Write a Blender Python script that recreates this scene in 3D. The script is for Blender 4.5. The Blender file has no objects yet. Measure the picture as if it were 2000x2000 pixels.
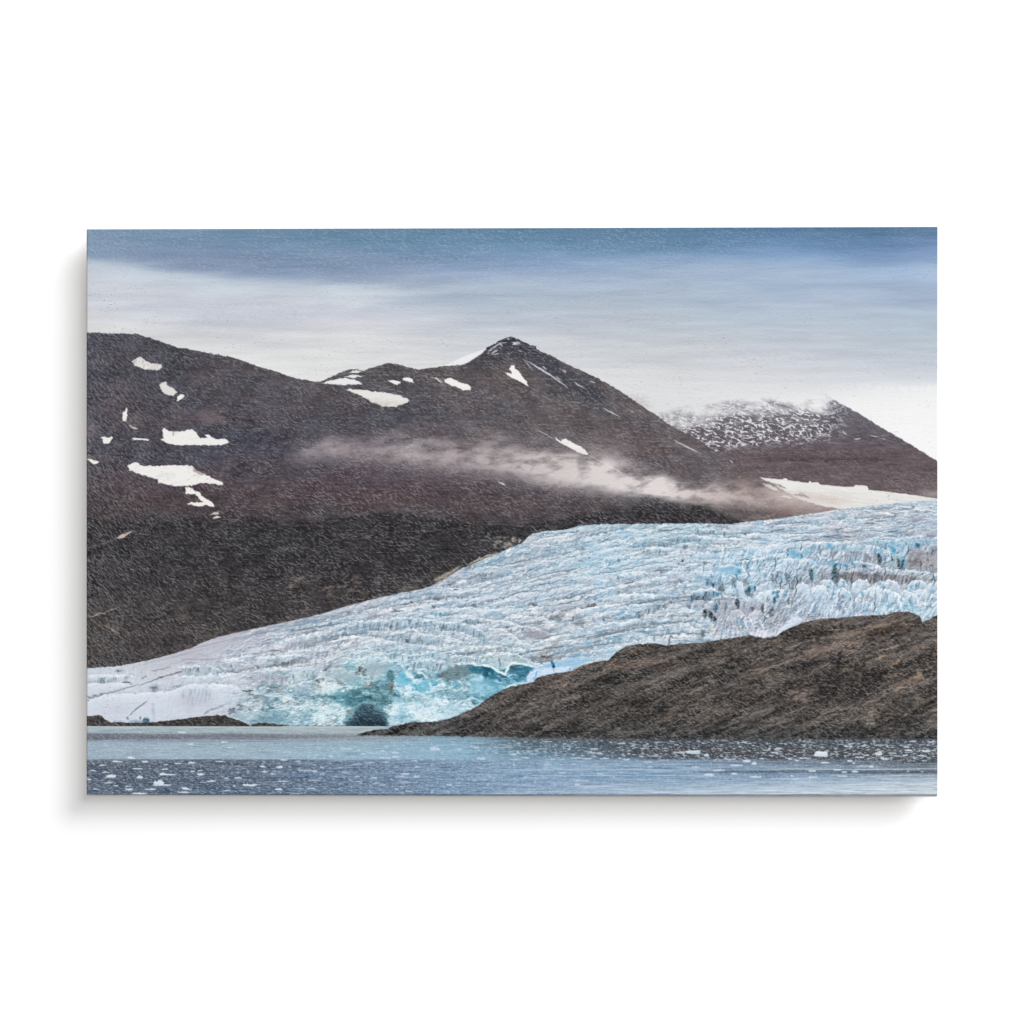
import bpy, math
import numpy as np

C = bpy.context.scene
COL = C.collection

# ---------------------------------------------------------------- the printed picture
# The print is drawn by hand below: curves, patches and strokes in picture
# millimetres (0..2000 scale), broken up with noise. Result: one colour per mesh vertex.
GW, GH = 1663, 1111
F = np.float32
uu, vv = np.meshgrid(np.linspace(0, 1, GW, dtype=F), np.linspace(0, 1, GH, dtype=F))
X = (169 + 1662 * uu).astype(F)
Y = (1000 + (vv - .5) * (1104 + 10 * uu)).astype(F)
PERM = {}


def perlin(x, y, seed=0):
    if seed not in PERM:
        r = np.random.RandomState(seed + 7)
        p = r.permutation(256).astype(np.int32)
        a = r.rand(256) * 2 * np.pi
        PERM[seed] = (np.concatenate([p, p]), np.cos(a).astype(F), np.sin(a).astype(F))
    p, gx, gy = PERM[seed]
    xf = np.floor(x); yf = np.floor(y)
    xi = xf.astype(np.int32) & 255; yi = yf.astype(np.int32) & 255
    fx = (x - xf).astype(F); fy = (y - yf).astype(F)
    u = fx * fx * fx * (fx * (fx * 6 - 15) + 10); v = fy * fy * fy * (fy * (fy * 6 - 15) + 10)
    x1 = (xi + 1) & 255; y1 = (yi + 1) & 255
    a = p[p[xi] + yi]; b = p[p[x1] + yi]; c = p[p[xi] + y1]; d = p[p[x1] + y1]
    n0 = gx[a] * fx + gy[a] * fy; n1 = gx[b] * (fx - 1) + gy[b] * fy
    n2 = gx[c] * fx + gy[c] * (fy - 1); n3 = gx[d] * (fx - 1) + gy[d] * (fy - 1)
    m0 = n0 + (n1 - n0) * u; m1 = n2 + (n3 - n2) * u
    return (m0 + (m1 - m0) * v) * F(1.4)


def fbm(x, y, o=4, seed=0, gain=.5):
    t = 0; a = 1.; s = 0.
    for i in range(o):
        t = t + a * perlin(x, y, seed + i); s += a
        x = x * F(2.03) + F(17.3); y = y * F(2.03) + F(5.1); a *= gain
    return t / F(s) * F(1.5)


def sst(a, b, x):
    t = np.clip((x - a) / (b - a), 0, 1)
    return t * t * (3 - 2 * t)


def curve(pts):
    p = np.array(pts, float)
    return np.interp(X[0], p[:, 0], p[:, 1]).astype(F)[None, :]


def win(x0, x1, y0, y1):
    c0 = int(max(0, (x0 - 169) / 1662 * (GW - 1) - 1)); c1 = int(min(GW, (x1 - 169) / 1662 * (GW - 1) + 3))
    r0 = int(max(0, (y0 - 452) / 1110 * (GH - 1) - 3)); r1 = int(min(GH, (y1 - 440) / 1110 * (GH - 1) + 4))
    return slice(r0, max(r0, r1)), slice(c0, max(c0, c1))


IMG = np.zeros((GH, GW, 3), F)


def mix(sl, col, a):
    c = np.asarray(col, F)
    IMG[sl] += (c - IMG[sl]) * np.clip(a, 0, 1)[..., None]


# two wobble fields shared by all strokes
WX = fbm(X / 9, Y / 7, 3, 101); WY = fbm(X / 9, Y / 7, 3, 111)
FINE = fbm(X / 3.2, Y / 3.0, 2, 121)
GRIT = fbm(X / 8 + Y / 20, Y / 4.5, 4, 126, .65)


def zm(x0, y0, s, pts):
    return [(x0 + a / s, y0 + b / s) for a, b in pts]


def poly(pts, col, a=1., soft=1.0, rag=1.5, clip=None):
    p = np.array(pts, float); m = soft * 2 + rag * 2 + 2
    sl = win(p[:, 0].min() - m, p[:, 0].max() + m, p[:, 1].min() - m, p[:, 1].max() + m)
    x = X[sl] + WX[sl] * rag * 1.6; y = Y[sl] + WY[sl] * rag * 1.6
    if x.size == 0: return
    d = np.full(x.shape, 1e9); ins = np.zeros(x.shape, bool)
    n = len(p)
    for i in range(n):
        ax, ay = p[i]; bx, by = p[(i + 1) % n]
        ex, ey = bx - ax, by - ay
        t = np.clip(((x - ax) * ex + (y - ay) * ey) / (ex * ex + ey * ey + 1e-9), 0, 1)
        d = np.minimum(d, (x - ax - t * ex) ** 2 + (y - ay - t * ey) ** 2)
        if ay != by:
            ins ^= ((ay > y) != (by > y)) & (x < ex * (y - ay) / ey + ax)
    d = np.sqrt(d); d[~ins] *= -1
    al = sst(-soft, soft, d) * a
    if clip is not None: al = al * np.clip(.88 + GRIT[sl] * .55, .2, 1.1)
    if clip is not None: al = al * clip[sl]
    mix(sl, col, al)


def line(pts, w, col, a=1., rag=.6, taper=True, soft=.9, clip=None):
    if clip is not None:
        w = w * 1.15
        if 3 < w < 40 and 210 < sum(col) < 470 and (pts[0][0] < 1330 or sum(col) > 290): rag *= 2.0; a *= .72; w *= .85
    p = np.array(pts, float); m = w + rag * 2 + 4
    sl = win(p[:, 0].min() - m, p[:, 0].max() + m, p[:, 1].min() - m, p[:, 1].max() + m)
    x = X[sl] + WX[sl] * rag * 1.5; y = Y[sl] + WY[sl] * rag * 1.5
    if x.size == 0: return
    best = np.full(x.shape, 1e9); tt = np.zeros(x.shape)
    seg = np.hypot(*(p[1:] - p[:-1]).T); L = seg.sum() + 1e-9; acc = 0
    for i in range(len(p) - 1):
        ax, ay = p[i]; ex, ey = p[i + 1] - p[i]
        t = np.clip(((x - ax) * ex + (y - ay) * ey) / (ex * ex + ey * ey + 1e-9), 0, 1)
        d = np.hypot(x - ax - t * ex, y - ay - t * ey)
        k = d < best; best[k] = d[k]; tt[k] = ((acc + t * seg[i]) / L)[k]; acc += seg[i]
    hw = w / 2 * (np.sqrt(np.clip(4 * tt * (1 - tt), .06, 1)) if taper else 1)
    s2 = max(soft, w * .36)
    al = (1 - sst(-s2, s2, best - hw)) * a
    if w > 6.5: al = al * np.clip(.78 + GRIT[sl] * .9, .12, 1.25)
    if clip is not None: al = al * clip[sl]
    mix(sl, col, al)


def blob(x0, y0, rx, ry, col, a=1., rag=2., soft=.5, clip=None):
    m = rag * 2 + 2
    sl = win(x0 - rx * 1.6 - m, x0 + rx * 1.6 + m, y0 - ry * 1.6 - m, y0 + ry * 1.6 + m)
    x = X[sl] + WX[sl] * rag * 1.6; y = Y[sl] + WY[sl] * rag * 1.6
    if x.size == 0: return
    d = np.hypot((x - x0) / rx, (y - y0) / ry)
    al = (1 - sst(1 - soft, 1 + soft, d)) * a
    if rx < 60: al = al * np.clip(.8 + GRIT[sl] * .8, .1, 1.2)
    if clip is not None: al = al * clip[sl]
    mix(sl, col, al)


def field(points, sigma, x0, x1, y0, y1, step=6):
    """smooth colour field through (x, y, r, g, b) samples"""
    p = np.array(points, F)
    gx = np.arange(x0, x1 + step, step, dtype=F); gy = np.arange(y0, y1 + step, step, dtype=F)
    A, B = np.meshgrid(gx, gy)
    d2 = (A[..., None] - p[:, 0]) ** 2 + ((B[..., None] - p[:, 1]) * 1.35) ** 2
    w = np.exp(-d2 / (2 * sigma ** 2)) + 1e-4 / (1 + d2 / sigma ** 2) ** 1.5
    w /= w.sum(-1, keepdims=True)
    return gx, gy, (w @ p[:, 2:]).astype(F)


def sample(f, x, y):
    gx, gy, c = f
    st = gx[1] - gx[0]
    a = np.clip((x - gx[0]) / st, 0, len(gx) - 1.001); b = np.clip((y - gy[0]) / (gy[1] - gy[0]), 0, len(gy) - 1.001)
    i = a.astype(np.int32); j = b.astype(np.int32)
    fa = (a - i)[..., None].astype(F); fb = (b - j)[..., None].astype(F)
    return (c[j, i] * (1 - fa) + c[j, i + 1] * fa) * (1 - fb) + (c[j + 1, i] * (1 - fa) + c[j + 1, i + 1] * fa) * fb


def table(xs, ys, rows):
    """colour table -> smooth monotone interpolation"""
    t = np.array(rows, F)
    iy = np.interp(Y, ys, np.arange(len(ys))); ix = np.interp(X, xs, np.arange(len(xs)))
    i = np.clip(ix.astype(int), 0, len(xs) - 2); j = np.clip(iy.astype(int), 0, len(ys) - 2)
    a = (ix - i)[..., None]; b = (iy - j)[..., None]
    a = a * a * (3 - 2 * a) * .5 + a * .5
    return ((t[j, i] * (1 - a) + t[j, i + 1] * a) * (1 - b) + (t[j + 1, i] * (1 - a) + t[j + 1, i + 1] * a) * b).astype(F)


# ---------------------------------------------------------------- curves of the picture
SKYLINE = [(160, 649), (213, 651), (267, 652.4), (284, 657.3), (315, 667.6), (349, 679.4), (362, 680.3), (408, 690.2), (421, 691.5), (458, 699.6), (471, 703.3), (511, 718.2), (533, 723.5), (561, 733.7), (579, 739), (620, 746.5), (626, 745.5), (644, 737), (669, 726), (685, 721), (699, 722), (710, 724), (722, 719.4), (741, 714), (752, 710.4), (762, 708.8), (774, 710.7), (793, 716.3), (820, 722), (840, 718.2), (871, 715), (905, 712.6), (917, 706.4), (936, 694), (949, 683), (950, 679.4), (971, 669), (973, 666.6), (985, 661), (997, 657.3), (1007, 660.4), (1023, 667.6), (1035, 673.8), (1047, 676.9), (1048, 681), (1057, 687), (1079, 695.5), (1100, 707.3), (1113, 714), (1135, 723.5), (1166, 738), (1197, 754.5), (1228, 774.7), (1259, 796.5), (1278, 808), (1302, 826), (1333, 843.5), (1370, 865), (1401, 884), (1426, 901), (1457, 919.6), (1485, 933.5), (1504, 943), (1530, 957), (1560, 975), (1612, 990), (1660, 997), (1840, 1010)]
FARLINE = [(1262, 803), (1300, 800), (1340, 790), (1370, 782), (1400, 772), (1417, 766), (1450, 766), (1488, 764), (1540, 765), (1590, 763), (1613, 767), (1631, 781), (1675, 804), (1715, 830), (1737, 842), (1768, 860.6), (1799, 879), (1840, 905)]
SNOWLINE = [(1480, 932), (1529, 936.6), (1531, 934), (1537, 935), (1539, 938), (1578, 943), (1582, 939.5), (1586, 943), (1592, 941.5), (1598, 942.5), (1602, 946), (1644, 950.6), (1666, 951), (1672, 947), (1680, 948), (1694, 949), (1697, 957), (1721, 959), (1768, 964.6), (1840, 975)]
GTOP = [(160, 1306), (169, 1305), (216, 1302), (244, 1299), (284, 1291), (331, 1279), (377, 1264.7), (393, 1255.4), (430, 1243), (471, 1233.7), (517, 1224), (557, 1215), (595, 1207), (632, 1198), (660, 1189), (688, 1181), (731, 1169.6), (778, 1159), (824, 1151), (849, 1141.6), (874, 1127.6), (899, 1111), (917, 1104.3), (948, 1090.4), (970, 1082.6), (995, 1070), (1018, 1062), (1026, 1055), (1030, 1049), (1042, 1042), (1057, 1038), (1104, 1034.5), (1135, 1026), (1166, 1024), (1209, 1023.6), (1364, 1022), (1426, 1024), (1451, 1020), (1519, 1013), (1551, 1008), (1597, 1002), (1628, 996), (1675, 991), (1721, 985.4), (1783, 979.5), (1840, 975)]
ROCKTOP = [(690, 1440), (700, 1434), (712, 1430), (731, 1426), (745, 1424.5), (756, 1424), (768, 1417.5), (785, 1415), (799, 1410.7), (826, 1410), (855, 1409), (886, 1401), (917, 1387), (934, 1377.5), (955, 1362.5), (979, 1348.6), (998, 1341), (1017, 1337.7), (1042, 1331.5), (1048, 1323.7), (1066, 1319), (1088, 1314.4), (1119, 1309.8), (1135, 1300.4), (1166, 1291.7), (1188, 1289.6), (1194, 1283), (1203, 1274), (1222, 1263), (1247, 1257.6), (1283, 1257), (1302, 1261.6), (1324, 1257.6), (1370, 1255.4), (1401, 1250), (1432, 1246), (1454, 1241.4), (1466, 1241), (1476, 1244.5), (1495, 1246), (1516, 1243), (1526, 1235), (1538, 1229), (1566, 1216.6), (1603, 1208), (1637, 1207), (1675, 1203.5), (1731, 1201), (1749, 1195), (1774, 1195), (1796, 1202.6), (1802, 1215), (1814, 1210), (1840, 1196)]
SHORE = 1418.6
yS, yF, ySN, yG, yR = map(curve, (SKYLINE, FARLINE, SNOWLINE, GTOP, ROCKTOP))

# ---------------------------------------------------------------- sky
xs = [169, 400, 700, 1000, 1300, 1550, 1831]
ys = [443, 480, 505, 525, 545, 562, 585, 610, 640, 670, 700, 730, 760, 800, 900]
rows = [
 [(122,151,180),(110,145,176),(95,134,165),(90,129,160),(87,126,160),(86,125,163),(84,121,155)],
 [(130,153,184),(122,149,182),(110,146,178),(106,145,180),(104,143,179),(106,144,187),(114,145,190)],
 [(142,163,190),(130,151,184),(123,147,180),(126,156,192),(136,166,203),(139,169,208),(138,167,205)],
 [(150,170,194),(134,154,186),(133,155,186),(150,172,206),(160,183,210),(161,185,215),(166,191,219)],
 [(160,178,198),(140,158,188),(150,168,195),(166,184,210),(169,187,211),(166,187,213),(168,190,218)],
 [(170,186,204),(150,166,194),(168,184,206),(174,191,212),(172,190,211),(168,188,212),(162,183,210)],
 [(205,209,221),(204,209,222),(190,202,218),(173,189,207),(175,191,210),(178,194,216),(164,182,209)],
 [(207,210,217),(210,213,226),(206,211,223),(190,200,214),(185,198,212),(184,199,216),(177,194,214)],
 [(219,220,222),(210,213,221),(215,216,224),(199,207,218),(193,202,213),(190,201,215),(184,199,214)],
 [(227,227,228),(222,223,225),(220,221,224),(209,213,220),(201,207,214),(198,205,216),(190,202,214)],
 [(230,231,231),(227,228,228),(224,225,226),(215,218,222),(207,211,216),(202,207,216),(196,204,216)],
 [(232,232,232),(230,230,230),(227,228,228),(221,223,225),(215,217,220),(211,214,220),(209,214,222)],
 [(233,233,233),(231,231,231),(229,229,229),(225,226,227),(222,223,225),(226,227,229),(238,239,240)],
 [(235,235,235),(233,233,233),(230,230,230),(226,226,227),(222,223,224),(240,240,241),(244,244,245)],
 [(240,240,240),(240,240,240),(236,236,236),(230,230,230),(224,224,226),(246,246,246),(247,247,247)]]
w1 = fbm(X / 260, Y / 46, 4, 1)
Y0 = Y; Y = Y + w1 * 16
IMG[:] = table(xs, ys, rows)
Y = Y0
yb = curve([(160, 500), (230, 512), (300, 524), (380, 533), (450, 540), (540, 543), (620, 546), (700, 552), (780, 556), (860, 556), (1000, 548), (1840, 545)])
fade = curve([(160, 1), (700, 1), (790, .85), (880, .55), (980, .25), (1100, 0), (1840, 0)])
low = curve([(160, 700), (620, 620), (700, 600), (740, 588), (800, 578), (900, 566), (1000, 560), (1840, 560)])
cl = sst(-10, 14, Y - yb + w1 * 9) * fade * (1 - sst(-9, 12, Y - low + w1 * 8))
cc = np.stack([np.interp(Y - yb, [0, 20, 45, 80, 130], v) for v in ([186, 201, 206, 207, 222], [202, 212, 212, 212, 223], [218, 225, 223, 224, 225])], -1).astype(F)
w2 = fbm(X / 150, Y / 34, 4, 5)
cc += (w2 * 7)[..., None]
IMG += (cc - IMG) * cl[..., None]
IMG += (fbm(X / 190, Y / 15, 4, 9) * 5 * sst(440, 520, Y) * (1 - sst(700, 800, Y)))[..., None]
mix(np.s_[:, :], (172, 187, 205), .75 * np.exp(-((Y - 592 - (X - 850) * -.03) / 11) ** 2) * sst(730, 830, X) * (1 - sst(880, 1050, X)))
for (cx, cy, rx, ry, c, a) in [(255, 570, 75, 16, (218, 222, 233), .5), (470, 606, 90, 10, (220, 224, 236), .45), (420, 634, 70, 8, (203, 207, 217), .5), (700, 572, 90, 12, (215, 222, 233), .4), (1500, 690, 130, 9, (196, 201, 212), .5), (1480, 705, 110, 9, (214, 217, 226), .4), (1760, 740, 120, 14, (206, 211, 222), .4), (1200, 748, 90, 20, (224, 225, 226), .5), (1740, 535, 90, 9, (166, 190, 226), .5), (690, 660, 60, 14, (226, 227, 230), .4)]:
    blob(cx, cy, rx, ry, c, a, rag=9, soft=.95)

IMG += (IMG.mean(-1, keepdims=True) - IMG) * F(.08)
IMG *= (.975 + .025 * sst(640, 760, Y))[..., None]
IMG += ((fbm(X / 130 + Y / 60, Y / 11, 5, 13) * 7 + fbm(X / 320, Y / 24, 3, 15) * 6) * (1 - sst(700, 790, Y)))[..., None]
# ---------------------------------------------------------------- far mountain
sl = win(1255, 1840, 740, 990); x, y = X[sl], Y[sl]
t = y - yF[:, sl[1]]
m = sst(0, 3, t + WY[sl] * 2)
base = np.stack(np.broadcast_arrays(*[np.interp(y, [770, 860, 900, 950], v) for v in ([84, 90, 96, 100], [82, 82, 84, 88], [96, 88, 88, 92])]), -1).astype(F)
n = fbm(x / 40 + y / 90, y / 10, 4, 21)
base += (n * 15)[..., None]
base += (fbm(x / 14 - y / 22, y / 5, 3, 27) * 9)[..., None]
streak = np.exp(-((y - (898 + (x - 1560) * -.012) + n * 6) / 5) ** 2) * sst(1480, 1540, x) * (1 - sst(1700, 1760, x))
base -= (streak * 20)[..., None]
# snow veins
sx = x * .92 + y * .45; sy = y * .95 - x * .33
v1 = 1 - np.abs(fbm(sx / 17, sy / 7, 3, 31)) * 2.8
v2 = fbm(x / 13, y / 6, 3, 36)
lim = np.interp(x, [1270, 1400, 1500, 1560, 1640, 1700, 1760], [836, 886, 872, 866, 858, 846, 846])
sm = (1 - sst(-14, 8, y - lim + n * 14)) * (1 - sst(1600, 1690, x + (y - 800) * .3)) 
sn = sst(.42, 1.0, v1 + v2 * .7 + n * .3) * sm
base += (np.array((235, 236, 240), F) - base) * np.clip(sn, 0, 1)[..., None] * .93
fx = sst(.5, .8, v2 + n * .5) * np.exp(-((y - 858 + n * 5) / 6) ** 2) * sst(1560, 1600, x) * (1 - sst(1680, 1760, x))
base += (np.array((225, 225, 230), F) - base) * np.clip(fx, 0, 1)[..., None] * .9
fogn = fbm(x / 45, y / 20, 4, 41)
fogtop = np.interp(x, [1262, 1370, 1430, 1520, 1560, 1610, 1640], [824, 812, 797, 794, 802, 797, 774])
fg = 1 - sst(-26, 26, y - fogtop - 6 + fogn * 26)
fg *= np.interp(x, [1255, 1600, 1640, 1670], [1, 1, .85, .2])
IMG[sl] += (base - IMG[sl]) * (m * (1 - np.clip(fg, 0, 1)))[..., None]
mist = np.exp(-((y - 800) / 60) ** 2) * .10 * m
mix(sl, (215, 214, 218), mist)
mix(sl, (190, 176, 172), .55 * sst(1770, 1831, x) * np.exp(-((y - 962 + fogn * 8) / 11) ** 2))
for a in [[(1668, 858), (1682, 856)], [(1646, 843), (1653, 849)], [(1700, 850), (1730, 858)], [(1722, 852), (1760, 861)]]:
    line(a, 2.2, (222, 222, 228), .8)
line([(1700, 856), (1730, 854), (1765, 862)], 4, (60, 58, 72), .7)
# snowfield under it
m = sst(-.8, .8, Y - ySN + WY * .8) * sst(1476, 1486, X)
sf = np.array((233, 231, 228), F) + (fbm(X / 70 + Y / 40, (Y - X * .14) / 4, 4, 51) * 11)[..., None] - (sst(945, 985, Y) * 5)[..., None]
IMG += (sf - IMG) * m[..., None]

# ---------------------------------------------------------------- near mountain
t = Y - yS + WY * 1.6 + FINE * .6
m = sst(-.9, .9, t)
ys2 = [640, 720, 800, 880, 940, 1000, 1040, 1120, 1300]; xs2 = [169, 420, 700, 1000, 1300, 1600]
rows = [
 [(62,60,70),(68,64,70),(76,70,72),(62,62,72),(78,72,76),(96,86,86)],
 [(62,60,68),(72,66,70),(76,70,72),(80,72,72),(80,75,80),(96,86,86)],
 [(66,62,70),(70,65,71),(70,67,73),(84,76,78),(86,77,78),(98,86,86)],
 [(62,59,66),(60,58,68),(68,62,70),(88,77,79),(90,79,80),(100,88,88)],
 [(66,56,60),(70,58,62),(78,65,70),(80,68,72),(84,75,77),(110,94,94)],
 [(60,53,56),(62,54,57),(66,57,61),(72,63,66),(66,63,64),(118,98,96)],
 [(54,52,54),(52,51,52),(52,51,53),(54,53,55),(60,58,60),(118,98,96)],
 [(52,50,49),(50,49,48),(54,52,50),(56,54,53),(56,54,53),(56,54,53)],
 [(70,64,60),(64,58,54),(62,58,55),(60,57,55),(60,57,55),(60,57,55)]]
mt = table(xs2, ys2, rows)
q = X * .9 + Y * .25
mt += (fbm(X / 120, Y / 55, 4, 61) * 9)[..., None] * np.array((1.05, .95, .95), F)
mt = mt * np.array((.975, 1.0, 1.03), F) + 7
mt += (fbm((X + Y * .9) / 60, (Y - X * .35) / 18, 4, 66) * 10)[..., None]
mt += (fbm(X / 22, Y / 7, 4, 71) * 9 + fbm((X + Y * 1.6) / 16, (Y - X * .45) / 46, 4, 73) * 8)[..., None]
gul = fbm((X - Y * .5) / 30, (Y + X * .42) / 120, 4, 74) * sst(700, 1000, X) + fbm((X + Y * .8) / 36, (Y - X * .3) / 90, 4, 79) * (1 - sst(500, 900, X))
mt += (gul * 13)[..., None]
mt += (fbm(X / 90, (Y - X * .06) / 4.5, 4, 84) * 9)[..., None]
tint = fbm(X / 95, Y / 38, 3, 76)
mt += tint[..., None] * np.array((4, -1, -3), F)
# dark lower slope, edge runs along this curve
ydk = curve([(160, 1012), (300, 1016), (400, 1010), (455, 1005), (520, 1020), (650, 1012), (760, 1002), (900, 1018), (1030, 1028), (1105, 1012), (1180, 1000), (1240, 992), (1300, 979), (1340, 980), (1400, 1000), (1450, 1018), (1480, 1025), (1840, 1100)])
dk = sst(-4, 4, Y - ydk + fbm(X / 30, Y / 12, 3, 81) * (12 - 7 * sst(1050, 1200, X)))
dc = np.array((44, 42, 45), F) + (fbm(X / 26, Y / 10, 4, 86) * 13 + fbm(X / 90, Y / 40, 3, 88) * 9)[..., None]
warm = sst(1060, 1290, Y) * .8 + .1
dc += (warm * 16)[..., None] * np.array((1.12, .97, .88), F)
spot = sst(.25, .75, fbm(X / 34, Y / 12, 4, 92)) * sst(1085, 1140, Y)
dc += (fbm((X + Y) / 26, (Y - X * .5) / 44, 4, 90) * 12 + fbm(X / 70, (Y + X * .05) / 4.5, 4, 91) * 9)[..., None]
dc += (spot * 26)[..., None] * np.array((1.2, 1.0, .85), F)
mt += (dc - mt) * (dk * .88)[..., None]
# the dark strip along the skyline of the peak with rock bands
pk = np.exp(-((X - 1000) / 62) ** 2) * (1 - sst(22, 62, t))
band = fbm(X / 46, Y / 3.4, 3, 95)
mt += (np.array((52, 52, 62), F) - mt) * (pk * .75)[..., None]
mt += ((band * 20) * pk)[..., None]
sh = sst(0, 26, (X - 1000) * .52 - (Y - 690) * -.0 - (Y - 686)) * 0
dkr = np.exp(-(((Y - 720) - (X - 1075) * .62) / 20) ** 2) * sst(1010, 1060, X) * (1 - sst(1150, 1200, X))
mt += (np.array((58, 60, 74), F) - mt) * (dkr * .6)[..., None]
IMG += (mt - IMG) * m[..., None]
MM = m
# peak snow dusting
sl = win(940, 1130, 655, 760); x, y = X[sl], Y[sl]
dz = sst(.30, .62, fbm(x / 15 + y / 30, y / 4.2, 3, 98) + .25 * fbm(x / 5, y / 3, 2, 99)) * (1 - sst(20, 48, t[sl])) * np.exp(-((x - 992) / 45) ** 2)
mix(sl, (222, 224, 230), dz * .85 * m[sl])
blob(1009, 671, 7, 3.2, (228, 230, 236), .9, 2)
line([(953, 686), (962, 680), (978, 670)], 3, (215, 218, 226), .8); line([(960, 690), (972, 684)], 3, (225, 227, 232), .8)
line([(950, 680), (1048, 681)], 1.6, (44, 44, 54), .5); line([(972, 667.5), (1020, 667.5)], 1.6, (44, 44, 54), .5)
# streaks of snow right of the peak
for a, w in [([(1028, 704), (1073, 731), (1110, 758)], 3.2), ([(1042, 712), (1078, 736)], 2.5), ([(1098, 722), (1106, 728)], 3), ([(1122, 747), (1140, 757)], 3), ([(1020, 700), (1040, 722)], 1.6), ([(1086, 735), (1094, 742)], 2), ([(1060, 716), (1068, 722)], 2.4), ([(1152, 744), (1162, 748)], 2.4), ([(1178, 797), (1211, 814)], 2.4), ([(1230, 800), (1238, 806)], 2), ([(1317, 860), (1340, 872), (1364, 884)], 3), ([(1425, 898), (1432, 904)], 2)]:
    line(a, w, (214, 214, 218), .8, rag=.9)
# snow slope behind the ridge
poly([(838, 718), (874, 711), (911, 694), (950, 681), (936, 693), (917, 705), (905, 711), (871, 714)], (241, 241, 243), .8, .8, .5)
# brighter lumps on the left slope
poly(zm(160, 800, 3.22, [(730, 20), (780, -8), (840, -4), (880, 40), (925, 80), (925, 96), (860, 92), (760, 95), (735, 60)]), (120, 106, 108), .55, 5, 3)
blob(267, 820, 15, 15, (104, 97, 99), .55, 2, .5); blob(345, 805, 14, 9, (112, 100, 102), .3, 4, .8)
line(zm(160, 800, 3.22, [(295, 95), (310, 108), (335, 118), (352, 120)]), 3, (232, 230, 228), .9)
for cx, cy, rx, ry in [(300, 795, 30, 22), (275, 725, 80, 6), (360, 720, 60, 5), (390, 780, 40, 20), (420, 860, 70, 10)]:
    blob(cx, cy, rx, ry, (50, 49, 60), .45, 6, .9)
blob(176, 845, 16, 14, (140, 128, 130), .6, 4, .9); blob(178, 834, 12, 6, (150, 138, 142), .4, 4, .9)
for cx, cy, rx, ry, a in [(230, 800, 45, 40, .3), (315, 830, 40, 40, .35), (620, 800, 120, 30, .2), (330, 985, 150, 22, .35), (720, 975, 120, 22, .35), (1010, 990, 120, 18, .3), (1230, 790, 30, 14, .3)]:
    blob(cx, cy, rx, ry, (86, 66, 66), a * .8, 8, .95)
# cirques on the middle ridge
blob(770, 742, 22, 7, (58, 54, 62), .6, 3, .7); blob(800, 745, 12, 4, (66, 60, 66), .5, 3, .7); blob(700, 726, 16, 4, (92, 84, 84), .7, 2, .6)
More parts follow.
